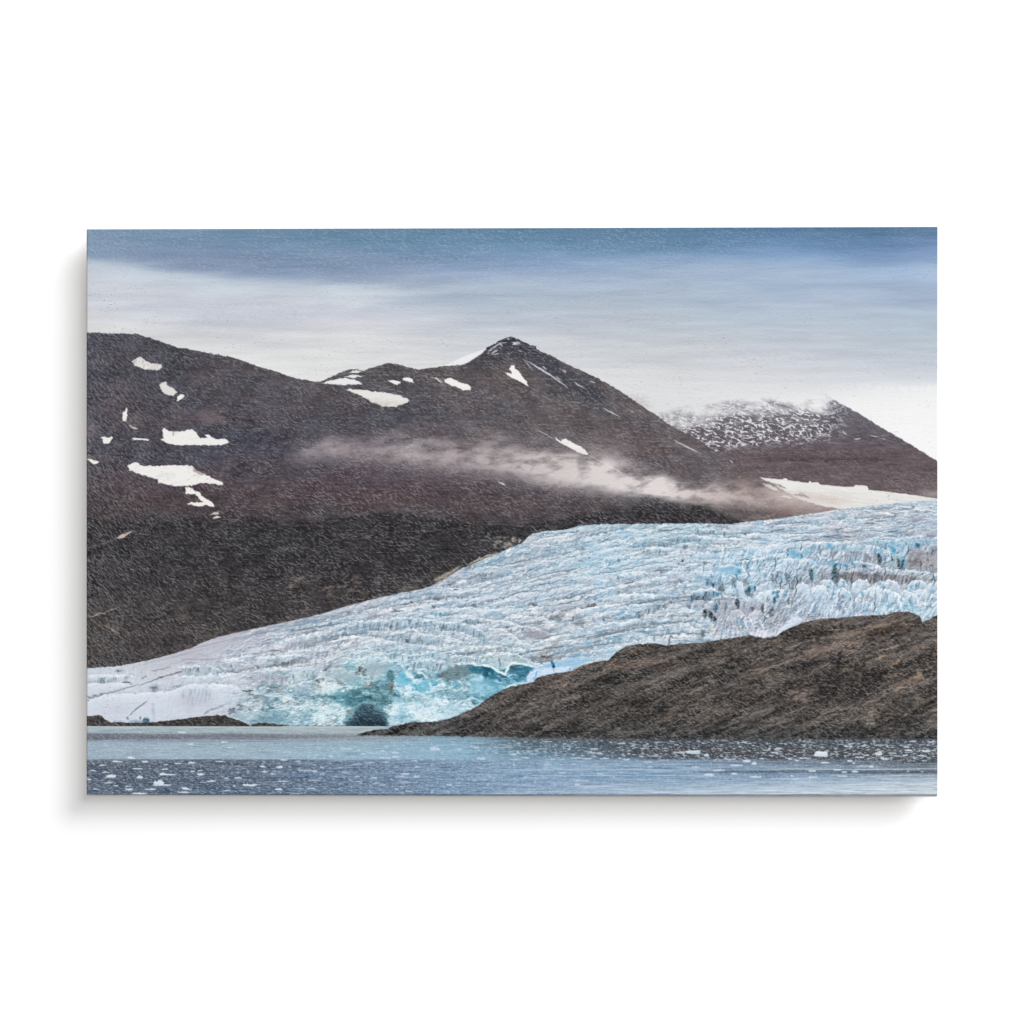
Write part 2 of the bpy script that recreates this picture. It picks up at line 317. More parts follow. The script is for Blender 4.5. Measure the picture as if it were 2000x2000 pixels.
# ---------------------------------------------------------------- snow patches
SN = (247, 245, 242)
z1 = lambda p: zm(160, 430, 3.22, p)
z2 = lambda p: zm(700, 430, 3.22, p)
z4 = lambda p: zm(160, 800, 3.22, p)
z5 = lambda p: zm(700, 800, 3.22, p)
for p, c in [
 (z1([(315,890),(345,865),(375,862),(400,885),(440,900),(500,905),(505,915),(490,935),(470,942),(420,940),(385,935),(335,918)]), (234,230,227)),
 (z1([(487,1040),(500,1020),(525,1015),(540,1045),(575,1055),(598,1080),(580,1100),(545,1105),(520,1090),(500,1070)]), (230,226,223)),
 (z1([(595,1138),(605,1110),(625,1095),(642,1100),(635,1115),(615,1130)]), SN),
 (z1([(258,1265),(258,1215),(280,1175),(287,1200),(275,1268)]), SN),
 (z4([(488,190),(515,180),(505,130),(520,115),(550,140),(575,138),(620,140),(690,122),(715,140),(745,180),(790,178),(770,155),(800,160),(830,182),(900,185),(930,205),(890,222),(820,225),(700,222),(600,226),(540,212)]), SN),
 (z4([(115,175),(190,172),(195,185),(165,212),(135,212),(130,195)]), SN),
 (z4([(315,180),(340,178),(425,187),(420,194),(320,192)]), SN),
 (z4([(25,308),(60,312),(110,332),(80,342),(50,328)]), SN),
 (z4([(288,350),(320,335),(345,330),(370,352),(450,355),(600,348),(690,355),(720,380),(770,405),(840,440),(888,462),(885,475),(840,470),(780,460),(720,468),(660,483),(600,480),(560,475),(480,460),(480,440),(440,425),(380,415),(330,392),(300,385)]), SN),
 (z4([(650,490),(670,485),(700,505),(750,525),(745,540),(800,570),(835,600),(835,613),(780,600),(740,610),(670,595),(665,588),(720,583),(765,583),(720,545),(715,530),(655,530)]), SN),
 (z4([(805,664),(830,650),(855,641),(862,655),(830,662)]), (205,195,190)), (z4([(820,680),(850,668),(878,675),(850,686),(825,688)]), (238,225,218)),
 (z4([(210,812),(240,790),(325,760),(270,800),(235,812)]), (205,188,178)),
 (z5([(1285,185),(1310,185),(1350,210),(1410,240),(1445,275),(1440,284),(1390,275),(1330,240),(1270,210),(1235,185),(1240,178),(1275,198)]), SN),
 (z5([(875,450),(900,458),(930,474),(905,470)]), (225,220,218)),
 (z2([(540,1003),(560,993),(590,992),(630,1015),(690,1035),(710,1050),(700,1070),(660,1068),(620,1050),(580,1040),(550,1020)]), SN),
 (z2([(460,985),(490,990),(537,1022),(520,1018)]), (220,218,216)),
 (z2([(915,955),(935,960),(965,965),(950,940),(960,912),(985,915),(985,935),(1010,955),(1045,1000),(1075,1045),(1040,1030),(1000,1005),(950,985)]), SN),
 (z2([(275,995),(300,987),(330,995),(352,1020),(320,1018),(285,1010)]), SN), (z2([(185,1007),(230,1007),(270,1022),(240,1035),(200,1018)]), SN),
 ([(676,760.7),(697,760),(728,764),(762,768),(784,773),(799,781),(793,787),(774,794),(747,793.4),(725,784),(700,771)], (236,234,231)),
 (z1([(1505,1024),(1600,1000),(1660,995),(1720,1005),(1765,1030),(1700,1034),(1600,1034)]), (240,240,240)),
 (z1([(1650,985),(1700,972),(1775,982),(1700,992)]), (238,238,238)), (z1([(1680,960),(1700,945),(1740,945),(1762,952),(1730,962)]), (236,236,236))]:
    poly(p, c, .97, 1.0, 1.3)
line(z5([(1115, 122), (1180, 155), (1240, 190)]), 2, (190, 184, 182), .7); line(z5([(1445, 285), (1560, 345), (1660, 400)]), 1.8, (215, 208, 205), .55)
# melt lines and soft shade inside the larger patches
sl = win(676, 800, 760, 796); x, y = X[sl], Y[sl]
mm = sst(775, 786, y - (x - 740) * .12) * sst(190, 225, IMG[sl][..., 0])
mix(sl, (205, 197, 189), mm * (.45 + .5 * fbm((x + y * .9) / 3.4, (y - x * .4) / 12, 2, 130)))
sl = win(255, 320, 694, 726); x, y = X[sl], Y[sl]
mix(sl, (178, 170, 166), sst(190, 215, IMG[sl][..., 0]) * sst(.05, .6, fbm((x + y * .3) / 2.6, y / 14, 2, 133)) * .8)
sl = win(238, 440, 830, 955)
mix(sl, (214, 222, 218), sst(200, 230, IMG[sl][..., 0]) * sst(.1, .7, fbm(X[sl] / 26, Y[sl] / 12, 3, 136)) * .6)
line(z4([(700, 372), (725, 392), (745, 404), (770, 408)]), 5, (120, 104, 92), .55, 2); line(z4([(575, 140), (572, 165)]), 3, (120, 112, 108), .5)
# light scars near the lower left, pale stones by the ice edge
for p, w, c in [([(170, 1202), (180, 1205), (195, 1198), (204, 1197)], 3.4, (170, 156, 146)), ([(196, 1200), (215, 1191), (233, 1187)], 2.6, (150, 140, 132)), ([(204, 1221), (220, 1231), (234, 1238)], 3.4, (160, 144, 132)), ([(171, 1071), (200, 1062), (228, 1052)], 4, (92, 82, 80))]:
    line(p, w, c, .8, 1.6)
TAN = (172, 164, 150)
for p, w, c, a in [([(846, 1134), (880, 1118), (898, 1107)], 6, TAN, .9), ([(850, 1140), (862, 1132), (876, 1126)], 9, (160, 150, 140), .9), ([(915, 1102), (935, 1092), (960, 1084)], 3.4, (186, 180, 170), .9), ([(780, 1155), (800, 1147), (818, 1150)], 12, (120, 112, 98), .5), ([(800, 1135), (830, 1132)], 6, (112, 104, 94), .5), ([(950, 1086), (968, 1082), (975, 1081)], 3, TAN, .9), ([(700, 1160), (720, 1158)], 14, (96, 90, 76), .5)]:
    line(p, w, c, a, 2.2)
for cx, cy, rx, ry, c in [(974, 1058, 7, 3, (176, 170, 158)), (1004, 1054, 5, 5, (196, 190, 180)), (992, 1064, 9, 5, (176, 170, 162)), (966, 1064, 3, 8, (130, 124, 114)), (1015, 1057, 2, 4, (190, 185, 178)), (980, 1050, 14, 2, (120, 116, 108))]:
    blob(cx, cy, rx, ry, c, .85, 2)
for _ in range(1):
    r = np.random.RandomState(5)
    for i in range(46):
        cx = 560 + r.rand() * 130; cy = 1120 + r.rand() * 45
        line([(cx, cy + 3), (cx + 6 + r.rand() * 10, cy - 3 * r.rand())], 2 + r.rand() * 2, (128, 114, 102), .35 + .35 * r.rand(), 2)
    for i in range(70):
        cx = 175 + r.rand() * 500; cy = 1190 + r.rand() * 95
        line([(cx, cy), (cx + 8 + r.rand() * 14, cy - 3 - 3 * r.rand())], 2 + r.rand() * 3, (112, 96, 84), .25 + .3 * r.rand(), 2.5)

# ---------------------------------------------------------------- drifting fog
sl = win(520, 1700, 830, 1010); x, y = X[sl], Y[sl]
fc = np.interp(x, [540, 600, 640, 700, 780, 850, 950, 1050, 1130, 1200, 1260, 1320, 1400, 1500, 1600, 1690], [905, 888, 880, 888, 888, 895, 903, 918, 928, 941, 954, 965, 973, 976, 985, 990])
ft = np.interp(x, [540, 600, 700, 800, 900, 1000, 1100, 1180, 1250, 1350, 1450, 1560, 1690], [12, 24, 26, 32, 34, 36, 38, 38, 25, 18, 25, 27, 20])
fa = np.interp(x, [545, 600, 650, 700, 780, 850, 950, 1040, 1100, 1200, 1290, 1350, 1420, 1500, 1600, 1680], [0, .6, .75, .55, .75, .7, .8, .9, 1, 1.05, 1.1, 1, .85, .75, .6, 0])
f1 = fbm(x / 60 + y / 160, y / 26, 5, 141, .55); f2 = fbm(x / 26, y / 12, 4, 146)
d = (y - fc + f1 * 15 + f2 * 4) / ft
al = np.exp(-np.abs(d) ** 2.2 * np.where(d > 0, 2.0, .65)) * fa * np.clip(1.02 + f1 * .95 + f2 * .3, .02, 1.2)
col = np.stack([np.interp(x, [560, 800, 1000, 1150, 1300, 1450, 1680], v) for v in ([162, 178, 196, 222, 228, 188, 210], [150, 166, 187, 214, 220, 171, 196], [155, 168, 188, 213, 219, 168, 192])], -1).astype(F)
IMG[sl] += (col - IMG[sl]) * (np.clip(al, 0, .97) * MM[sl])[..., None]
for cx, cy, rx, ry, a, c in [(803, 882, 17, 12, .6, (192, 180, 181)), (700, 880, 24, 9, .4, (178, 165, 168)), (640, 872, 22, 10, .4, (170, 158, 162)), (845, 862, 22, 8, .25, (140, 130, 140)), (975, 886, 34, 10, .35, (170, 160, 162)), (1180, 925, 50, 12, .5, (222, 214, 214)), (1100, 938, 60, 9, .5, (212, 204, 204)), (1250, 952, 55, 9, .6, (226, 219, 218)), (600, 905, 18, 6, .3, (128, 116, 122)), (1110, 905, 26, 8, .35, (196, 186, 186)), (760, 850, 10, 4, .2, (130, 122, 130))]:
    blob(cx, cy, rx, ry, c, a, 7, .9, clip=MM)
line(z5([(1560, 345), (1610, 370), (1660, 398)]), 1.6, (226, 218, 214), .6)
# right foot of the mountain, brownish veil in front of the snowfield
sl = win(1420, 1700, 920, 1012); x, y = X[sl], Y[sl]
mix(sl, (212, 200, 194), .7 * sst(1450, 1560, x + f1[:1, :1] * 0) * np.exp(-((y - 968 - (x - 1550) * .1 + WY[sl] * 4) / 9) ** 2) * (1 - sst(1620, 1690, x)))
for p, w, c, a in [([(1490, 945), (1504, 950), (1520, 958)], 6, (228, 222, 218), .85), ([(1524, 968), (1536, 970), (1547, 973)], 3, (232, 226, 222), .8), ([(1500, 941), (1520, 948), (1536, 954)], 4, (104, 92, 92), .6), ([(1550, 966), (1565, 966), (1580, 972)], 4, (120, 106, 104), .6), ([(1560, 964), (1600, 972), (1640, 988)], 3, (214, 202, 194), .6)]:
    line(p, w, c, a, 1.6)

# ---------------------------------------------------------------- glacier
GP = [(1800,985,203,212,222),(1700,1000,200,208,218),(1600,1018,208,213,222),(1500,1035,212,220,230),(1800,1035,186,191,206),(1700,1040,190,194,206),(1620,1050,203,205,215),(1530,1062,212,220,230),
(1400,1050,200,214,224),(1300,1040,194,214,224),(1200,1040,198,216,228),(1100,1048,200,214,224),(1050,1070,197,202,214),(980,1092,192,206,216),(1000,1120,194,199,211),(1080,1110,192,202,212),
(1150,1100,194,216,230),(1250,1090,198,214,226),(1350,1090,200,212,224),(1450,1090,204,222,236),
(1550,1085,180,210,232),(1650,1090,195,208,222),(1750,1080,178,210,230),(1805,1105,172,170,176),(1700,1115,184,194,210),(1600,1115,196,212,228),(1500,1110,198,218,236),
(1500,1140,190,202,216),(1590,1125,164,168,178),(1690,1130,156,156,166),(1750,1130,165,165,175),(1820,1138,190,195,200),
(1420,1115,172,206,230),(1400,1150,190,205,222),(1300,1140,196,207,220),
(1600,1170,192,207,224),(1750,1170,194,216,232),(1820,1170,197,216,230),(1500,1188,178,182,194),(1550,1205,172,173,186),(1650,1195,192,204,222),
(1450,1210,186,191,206),(1400,1200,190,195,205),(1350,1230,192,207,217),(1250,1230,182,207,224),(1300,1210,205,215,226),
(1200,1150,203,217,230),(1100,1150,207,214,226),(1150,1200,202,210,222),(1100,1210,192,194,204),(1050,1180,208,215,227),(1000,1200,212,218,228),(950,1200,206,220,233),
(900,1200,195,213,228),(800,1212,198,212,226),(850,1242,207,214,224),(720,1210,200,205,218),(760,1180,193,197,209),(880,1150,199,204,216),
(650,1220,197,200,212),(600,1230,202,205,216),(500,1250,195,197,210),(400,1280,200,201,212),(300,1310,208,210,219),(200,1330,208,217,227),(250,1345,217,224,236),(300,1370,217,224,237),(200,1385,214,220,232),(400,1330,207,219,232),(400,1380,203,208,221),(350,1395,208,212,224),
(480,1330,207,209,220),(560,1320,207,216,224),(640,1310,202,207,218),(600,1290,207,210,220),
(560,1360,178,202,214),(620,1360,182,210,218),(500,1380,187,202,212),(560,1400,168,198,211),(620,1400,184,214,224),(660,1402,150,190,202),
(690,1355,150,194,204),(740,1360,112,150,162),(700,1310,198,222,227),(720,1325,178,203,210),(780,1330,140,208,232),(805,1310,198,222,234),(840,1335,122,190,214),(820,1370,210,232,243),(800,1400,196,224,238),(860,1385,196,219,232),(900,1320,128,152,160),(930,1315,84,136,152),(960,1320,66,140,165),(900,1360,152,192,207),(945,1345,156,206,226),(1000,1322,86,154,184),(1005,1302,160,196,206),(965,1290,196,214,220),(1080,1300,172,206,230),(1040,1325,202,222,242),(1120,1270,192,212,227),(1150,1280,188,207,224),(1080,1278,180,182,190),(1200,1245,182,207,224),(900,1270,215,223,232),(980,1262,214,220,228),(830,1282,190,212,224),(1040,1255,206,212,220)]
x0g, x1g, y0g, y1g = 169, 1831, 974, 1420
SG = win(x0g, x1g, y0g, y1g)
x, y = X[SG], Y[SG]
gt = yG[:, SG[1]]
gb = np.minimum(np.where(x[:1] > 697, np.interp(x[:1], *np.array(ROCKTOP).T), SHORE), SHORE)
fld = field(GP, 30, 160, 1840, 960, 1440)
wx = fbm(x / 26, y / 14, 3, 201); wy = fbm(x / 26, y / 14, 3, 206)
g = sample(fld, x + wx * 14, y + wy * 9)
w = np.clip((y - gt) / np.maximum(gb - gt, 8), -.2, 1.2)
q = w * 210                                            # distance across the ice stream
flow = np.interp(x[0], [169, 500, 900, 1150, 1400, 1831], [.10, .26, .24, .26, .04, -.02])
FO = np.cumsum(flow * 1662 / (GW - 1))[None].astype(F)              # height of a flow line along x
# stacked ledges: bright crest, slowly darker down to the next crest
def ledge(period, sx, seed, amp):
    ph = (y + FO) / period + fbm(x / sx, (y + FO) / (sx * .3), 3, seed) * 1.5
    fr = ph - np.floor(ph)
    return (1 - fr) ** 1.0 - .5 + .9 * np.exp(-(fr / .12) ** 2) - .18, fr
front = sst(1285, 1360, y + fbm(x / 60, y / 40, 3, 208) * 30) * (1 - sst(980, 1060, x)) * sst(430, 560, x)   # broken ice wall
smooth = np.clip((1 - sst(380, 520, x)) + sst(.0, .05, .14 - w) * sst(640, 200, x), 0, 1)
falls = sst(1340, 1420, x) * sst(1058, 1078, y + (x - 1600) * .03) 
L1, f1_ = ledge(23, 70, 211, 1); L2, f2_ = ledge(11, 34, 216, 1); L3, f3_ = ledge(6, 18, 221, 1)
yf_ = y + FO
m1 = sst(-.25, .25, fbm(x / 60, yf_ / 22, 3, 226)); m2 = sst(-.3, .3, fbm(x / 40, yf_ / 15, 3, 231)); m3 = sst(-.3, .3, fbm(x / 30, yf_ / 12, 3, 236))
rough = (1 - .75 * smooth)
lum = (L1 * 30 * m1 + L2 * 32 * m2 + L3 * 22 * m3) * rough * (1 - .55 * front) * (1 - .5 * falls)
# vertical and slanted flutes on the faces
sl_ = np.interp(x, [169, 1300, 1480, 1640, 1700, 1831], [.25, .25, .5, .75, .15, .7])
fl = fbm((x + (y - 1140) * sl_) / 4.2, y / 26, 3, 241)
lum += fl * (4 + 22 * falls + 10 * m1 * rough) * (1 - front * .4)
# chaotic broken ice
ch = fbm((x + wx * 18) / 17, (y + wy * 14) / 11, 5, 246, .62)
rg = 1 - np.abs(fbm((x + wx * 12) / 20, (y + wy * 10) / 12, 4, 251)) * 2.4
lum += front * (ch * 22) + falls * (ch * 14) + (1 - front) * (1 - falls) * rough * (ch * 8)
fine = fbm(x / 4.4, y / 2.8, 3, 256)
lum += fine * (2 + 3 * rough)
# colour follows shade: hollows bluish (or dusty where silt lies), crests near white
dirt = sst(-.1, .5, fbm(x / 70, y / 26, 3, 261)) * (1 - .8 * front)
low_ = np.clip(-lum / 40, 0, 1.4)[..., None]
blue = np.array((-66, -26, -10), F); grey = np.array((-44, -44, -42), F)
hi = np.clip(lum / 40, 0, 1)[..., None]
g = g + low_ * (blue * (1 - dirt[..., None]) + grey * dirt[..., None]) + hi * (np.array((250, 251, 253), F) - g) * .8
# masses of the broken ice wall: deep teal hollows, clean white faces
pn = fbm((x + wx * 26) / 62, (y + wy * 16) / 26, 5, 286, .6)
tl_ = sst(.04, .34, pn) * front * .62 * sst(520, 620, x)
g += (np.array((104, 160, 178), F) - g) * tl_[..., None]
tl_ = sst(.20, .42, pn + .25 * fbm((x + wx * 10) / 20, y / 9, 3, 288)) * front * .7
g += (np.array((62, 112, 130), F) - g) * tl_[..., None]
wt_ = sst(.02, .30, -pn + .2 * fbm((x + wx * 14) / 18, y / 10, 3, 289)) * front * .75
g += (np.array((232, 241, 244), F) - g) * wt_[..., None]
rs = sst(.30, .5, fbm((x + wx * 16) / 30, (y + wy * 10) / 10, 4, 293)) * front * (1 - sst(650, 800, x)) * .5
g += (np.array((150, 142, 134), F) - g) * rs[..., None]
# thin dark cracks
cr = 1 - np.abs(fbm((x + wx * 10) / 44, (y + FO + wy * 6) / 9, 3, 266)) * 7
cr2 = sst(.25, .55, fbm(x / 30, y / 12, 3, 271))
a = np.clip(cr, 0, 1) * cr2 * (.25 + .45 * (1 - smooth))
g += (np.array((88, 100, 112), F) - g) * (a * .75)[..., None]
# dark specks of silt
sp = sst(.44, .66, fbm(x / 7.5 + y / 30, y / 3.6, 2, 276)) * sst(-.05, .3, fbm(x / 45, y / 16, 2, 279)) * (1 - .8 * smooth)
g += (np.array((98, 104, 116), F) - g) * (sp * .55)[..., None]
al = sst(-.9, .9, y - gt + WY[SG] * 1.4) * (y < SHORE + .3)
IMG[SG] += (g - IMG[SG]) * al[..., None]
GM = np.zeros((GH, GW), F); GM[SG] = al
# clean grey rim of the ice under the left slope
rim = np.zeros((GH, GW), F); rim[SG] = sst(-1, 1.5, y - gt) * (1 - sst(6, 40, y - gt)) * (1 - sst(640, 760, x)) * sst(230, 420, x)
mix(np.s_[:, :], (194, 194, 203), rim * .6)
sl = SG
mix(sl, (170, 172, 186), rim[sl] * sst(.05, .5, fbm((x + y * 3.6) / 60, (y + x * .24) / 4.2, 3, 283)) * .8)
# bare ice dome lower left is smooth


# fine broken texture over the whole ice, strongest on the ice wall and the fall
x, y = X[SG], Y[SG]
qx = fbm(x / 30, y / 20, 3, 701) * 16; qy = fbm(x / 30, y / 20, 3, 706) * 12
xr = x * .94 + y * .34; yr = y * .94 - x * .34
def billow(u, v, o, seed, gain=.55):
    t = 0; a = 1.; s = 0.
    for k in range(o):
        t = t + a * np.abs(perlin(u, v, seed + k)) * 2; s += a
        u = u * F(1.97) + F(9.1); v = v * F(1.97) + F(3.7); a *= gain
    return t / F(s)


def relief(H, kx=.35):
    gy, gx = np.gradient(H)
    return gy + gx * kx


yfl = y + FO
H1 = billow((x + qx * 1.2) / 80, (yfl + qy * .6) / 15, 4, 731, .55)
H2 = billow((xr + qx * 1.3) / 44, (yr + qy) / 24, 6, 741, .60)
H3 = billow((x + (y - 1140) * (.1 + sl_ * .5) + qx * .8) / 20, (y + qy) / 30, 5, 751, .58)
fc_ = fbm((x + (y - 1140) * (.1 + sl_ * .7) + qx * .3) / 5.2, y / 17, 3, 721)
fd_ = fbm((x + qx * .6) / 34, (yfl + qy * .4) / 4.6, 4, 726, .55)
dom = 1 - .85 * smooth
R1, R2, R3 = relief(H1), relief(H2, .5), relief(H3, .7)
crz = lambda H: sst(.20, .05, H)
D = front * (np.clip(R2 * 300, -46, 46) - 24 * crz(H2)) + falls * (np.clip(R3 * 170, -34, 34) - 24 * crz(H3) + fc_ * 14) \
    + (1 - front) * (1 - falls) * dom * (np.clip(R1 * 120, -26, 26) - 10 * crz(H1) + fd_ * 14) + fd_ * 4 * dom
def ice_detail(s):
    g = IMG[SG]
    E = D * al * s
    up_ = np.clip(E / 42, 0, 1)[..., None]; dn_ = np.clip(-E / 42, 0, 1.3)[..., None]
    tl = np.where(front[..., None] > .4, np.array((-60, -34, -26), F), np.array((-58, -36, -26), F))
    IMG[SG] = g + (np.array((247, 250, 252), F) - g) * up_ * .7 * np.clip(g[..., :1] / 205, .1, 1) ** 1.6 + dn_ * tl * (g / 205)


ice_detail(.85)


def crest(pts, up=7, dn=11, ca=(120, 132, 146), aa=.55, cb=(244, 247, 251), ab=.75, lip=1.6, fw=8):
    """a ledge: dark hollow above the curve, bright edge on it fading downward"""
    p = np.array(pts, float)
    sl = win(p[0, 0] - fw, p[-1, 0] + fw, p[:, 1].min() - up * 2.2 - 3, p[:, 1].max() + dn * 2.2 + 3)
    xx, yy = X[sl], Y[sl]
    if xx.size == 0: return
    yc = np.interp(xx[0], p[:, 0], p[:, 1])[None]
    d = yy - yc + WY[sl] * 3.4 + WX[sl] * 1.6 + FINE[sl] * .7
    e = sst(p[0, 0] - fw * .2, p[0, 0] + fw, xx) * (1 - sst(p[-1, 0] - fw, p[-1, 0] + fw * .2, xx)) * GM[sl]
    n = np.clip(.75 + .8 * fbm((xx + yy * .3) / 5.5, yy / 20, 2, 291) + .5 * WX[sl], .05, 1.3)
    mix(sl, ca, np.where(d < 0, np.exp(-np.abs(d) / up * 1.5), 0) * sst(.6, -.6, d) * aa * n * e)
    mix(sl, cb, np.where(d > -.8, np.exp(-np.clip(d - lip, 0, None) / dn * 2), 0) * sst(-.8, .6, d) * ab * e * np.clip(.72 + GRIT[sl] * .7, .1, 1.1))


def face(pts, h, col, a=.6, dark=(92, 104, 116), da=.5):
    """shaded ice face hanging below a crest line, with vertical flutes"""
    p = np.array(pts, float)
    sl = win(p[0, 0], p[-1, 0], p[:, 1].min() - 2, p[:, 1].max() + h * 1.6 + 4)
    xx, yy = X[sl], Y[sl]
    yc = np.interp(xx[0], p[:, 0], p[:, 1])[None]
    d = (yy - yc + WY[sl] * 3) / h
    e = sst(p[0, 0], p[0, 0] + 12, xx) * (1 - sst(p[-1, 0] - 12, p[-1, 0], xx)) * GM[sl]
    f = fbm((xx + yy * .25) / 4.0, yy / 22, 3, 301); f2 = fbm(xx / 18, yy / 14, 3, 306)
    k = sst(.08, .4, d) * (1 - sst(.75, 1.25, d + f2 * .5)) * e
    mix(sl, col, k * a * np.clip(.8 + f * .7, 0, 1.2))
    mix(sl, dark, k * da * sst(.12, .62, f + f2 * .5 + d * .25))


# many small ledges along the flow, built up row by row
rg_ = np.random.RandomState(4242)
GT_ = np.array(GTOP)
for _ in range(420):
    cx = 560 + rg_.rand() * 1150; top = np.interp(cx, GT_[:, 0], GT_[:, 1]); bot = min(1300 - max(0, cx - 1050) * .12, 1320)
    cy = top + 12 + rg_.rand() * (bot - top - 12)
    if cy > 1062 and cx > 1420: continue
    L = 22 + rg_.rand() ** 1.4 * 170; sl_c = -np.interp(cx, [560, 900, 1150, 1400, 1700], [.20, .16, .22, .02, .04]); bow = (rg_.rand() - .35) * L * .10
    pts = [(cx + L * (k / 6 - .5), cy + sl_c * L * (k / 6 - .5) - bow * (1 - (k / 3 - 1) ** 2) + rg_.randn() * 1.1) for k in range(7)]
    if rg_.rand() < .25: line([(p_[0], p_[1] - 1.5) for p_ in pts[1:-1]], .9 + 1.2 * rg_.rand(), (112, 124, 138), .75, 1., clip=GM)
    dusty = rg_.rand() < .3
    crest(pts, 2.5 + rg_.rand() * 5, 3 + rg_.rand() * 5, (124, 126, 136) if dusty else (126, 160, 184), .35 + .45 * rg_.rand(), ab=.25 + .45 * rg_.rand(), lip=.8, fw=5)
BL = (150, 192, 218)
zA = lambda p: zm(165, 1240, 6.9, p)
zB = lambda p: zm(425, 1190, 6.9, p)
zC = lambda p: zm(685, 1240, 6.9, p)
zD = lambda p: zm(685, 1080, 6.9, p)
zE = lambda p: zm(945, 1160, 6.9, p)
zG = lambda p: zm(1205, 1015, 6.9, p)
zH = lambda p: zm(1205, 1120, 6.9, p)
zI = lambda p: zm(1440, 970, 4.83, p)
# lower left domes
poly(zA([(20, 900), (130, 850), (280, 805), (420, 795), (700, 800), (850, 778), (1100, 770), (1200, 745), (1320, 695), (1430, 665), (1600, 660), (1930, 668), (1930, 1000), (1700, 1060), (1400, 1110), (1000, 1140), (600, 1150), (300, 1130), (200, 1070), (20, 1090)]), (213, 221, 233), .6, 5, 2, clip=GM)
poly(zA([(20, 660), (250, 645), (560, 642), (650, 690), (560, 740), (300, 790), (20, 830)]), (216, 221, 231), .7, 3, 1.5, clip=GM)
poly(zB([(-40, 1012), (200, 1017), (280, 1052), (330, 1092), (250, 1250), (60, 1270), (-40, 1250)]), (206, 216, 229), .75, 4, 2, clip=GM)
crest(zA([(20, 655), (250, 642), (450, 641), (560, 643), (650, 695)]), 5, 10, aa=.45)
crest(zA([(20, 890), (130, 842), (280, 800), (420, 791), (700, 795), (850, 772), (1100, 766), (1200, 741), (1320, 691), (1430, 661), (1600, 656), (1930, 666)]), 6, 14, ca=(150, 158, 172), aa=.5, ab=.6)
crest(zA([(1200, 546), (1500, 551), (1700, 531), (1930, 508)]), 6, 8, aa=.5)
crest(zA([(1240, 425), (1500, 410), (1700, 420), (1860, 490)]), 3, 6, aa=.2); face(zA([(1280, 430), (1500, 416), (1700, 426), (1850, 480)]), 13, (182, 202, 216), .8)
face(zA([(1250, 690), (1430, 670), (1600, 664), (1760, 668)]), 40, (196, 205, 220), .6, (168, 176, 196), .5)
face(zA([(120, 560), (300, 550), (520, 560)]), 12, (190, 208, 220), .7)
crest(zA([(20, 540), (300, 530), (600, 535), (700, 560)]), 3, 6, aa=.25)
for p, w_, c, a in [([(740, 682), (900, 622), (1030, 570), (1200, 525), (1320, 490)], 2.6, (140, 138, 152), .75), ([(1020, 580), (1060, 560)], 3, (84, 82, 92), .8), ([(1210, 518), (1300, 490)], 3, (96, 96, 110), .8), ([(600, 1092), (650, 1040), (750, 960), (850, 890)], 2.2, (120, 130, 150), .8), ([(100, 822), (300, 790), (480, 740), (620, 700), (740, 660)], 2.6, (150, 154, 168), .7), ([(200, 812), (270, 798)], 3, (110, 116, 130), .6), ([(900, 484), (1160, 442)], 3.4, (142, 138, 150), .8), ([(400, 488), (560, 478)], 3, (146, 146, 156), .8), ([(440, 490), (480, 492)], 3, (100, 100, 110), .8), ([(500, 640), (620, 640)], 2.4, (120, 122, 136), .8), ([(540, 590), (600, 560)], 6, (160, 160, 172), .8), ([(760, 590), (850, 560)], 3, (130, 128, 140), .8), ([(1170, 710), (1300, 680)], 4, (140, 150, 160), .8), ([(30, 830), (100, 845), (180, 826)], 4, (110, 124, 140), .8), ([(30, 885), (60, 880)], 3, (100, 110, 126), .8), ([(1600, 1090), (1700, 1010), (1850, 960), (1920, 930)], 3, (120, 118, 132), .7), ([(1640, 740), (1640, 840)], 5, (176, 188, 206), .7), ([(920, 920), (935, 1140)], 6, (176, 184, 204), .5), ([(560, 1110), (600, 1130)], 4, (90, 96, 116), .7), ([(740, 1140), (760, 1100)], 2.6, (96, 112, 130), .7), ([(1560, 430), (1700, 455)], 5, (168, 188, 206), .6), ([(1800, 440), (1880, 490)], 4, (130, 146, 160), .7), ([(1300, 330), (1700, 330), (1880, 300)], 2.4, (170, 168, 182), .6), ([(1350, 380), (1500, 375)], 2, (156, 152, 166), .6), ([(1780, 360), (1840, 355)], 3, (156, 152, 166), .6), ([(860, 735), (890, 770)], 2, (200, 210, 222), .8)]:
    line(zA(p), w_, c, a, .9, clip=GM)
blob(*zA([(940, 720)])[0], 8, 6.5, (128, 134, 148), .8, 2, .7, clip=GM); blob(*zA([(430, 1010)])[0], 30, 9, (208, 206, 222), .6, 4, .9, clip=GM); blob(*zA([(1480, 900)])[0], 34, 12, (200, 198, 214), .6, 5, .9, clip=GM)
blob(*zA([(830, 1150)])[0], 6.5, 5.5, (52, 100, 128), .95, 1.2, .35); line(zA([(760, 1170), (800, 1120), (880, 1130)]), 2, (150, 185, 206), .6); line(zA([(600, 1160), (700, 1165), (880, 1180)]), 5, (130, 165, 190), .6)
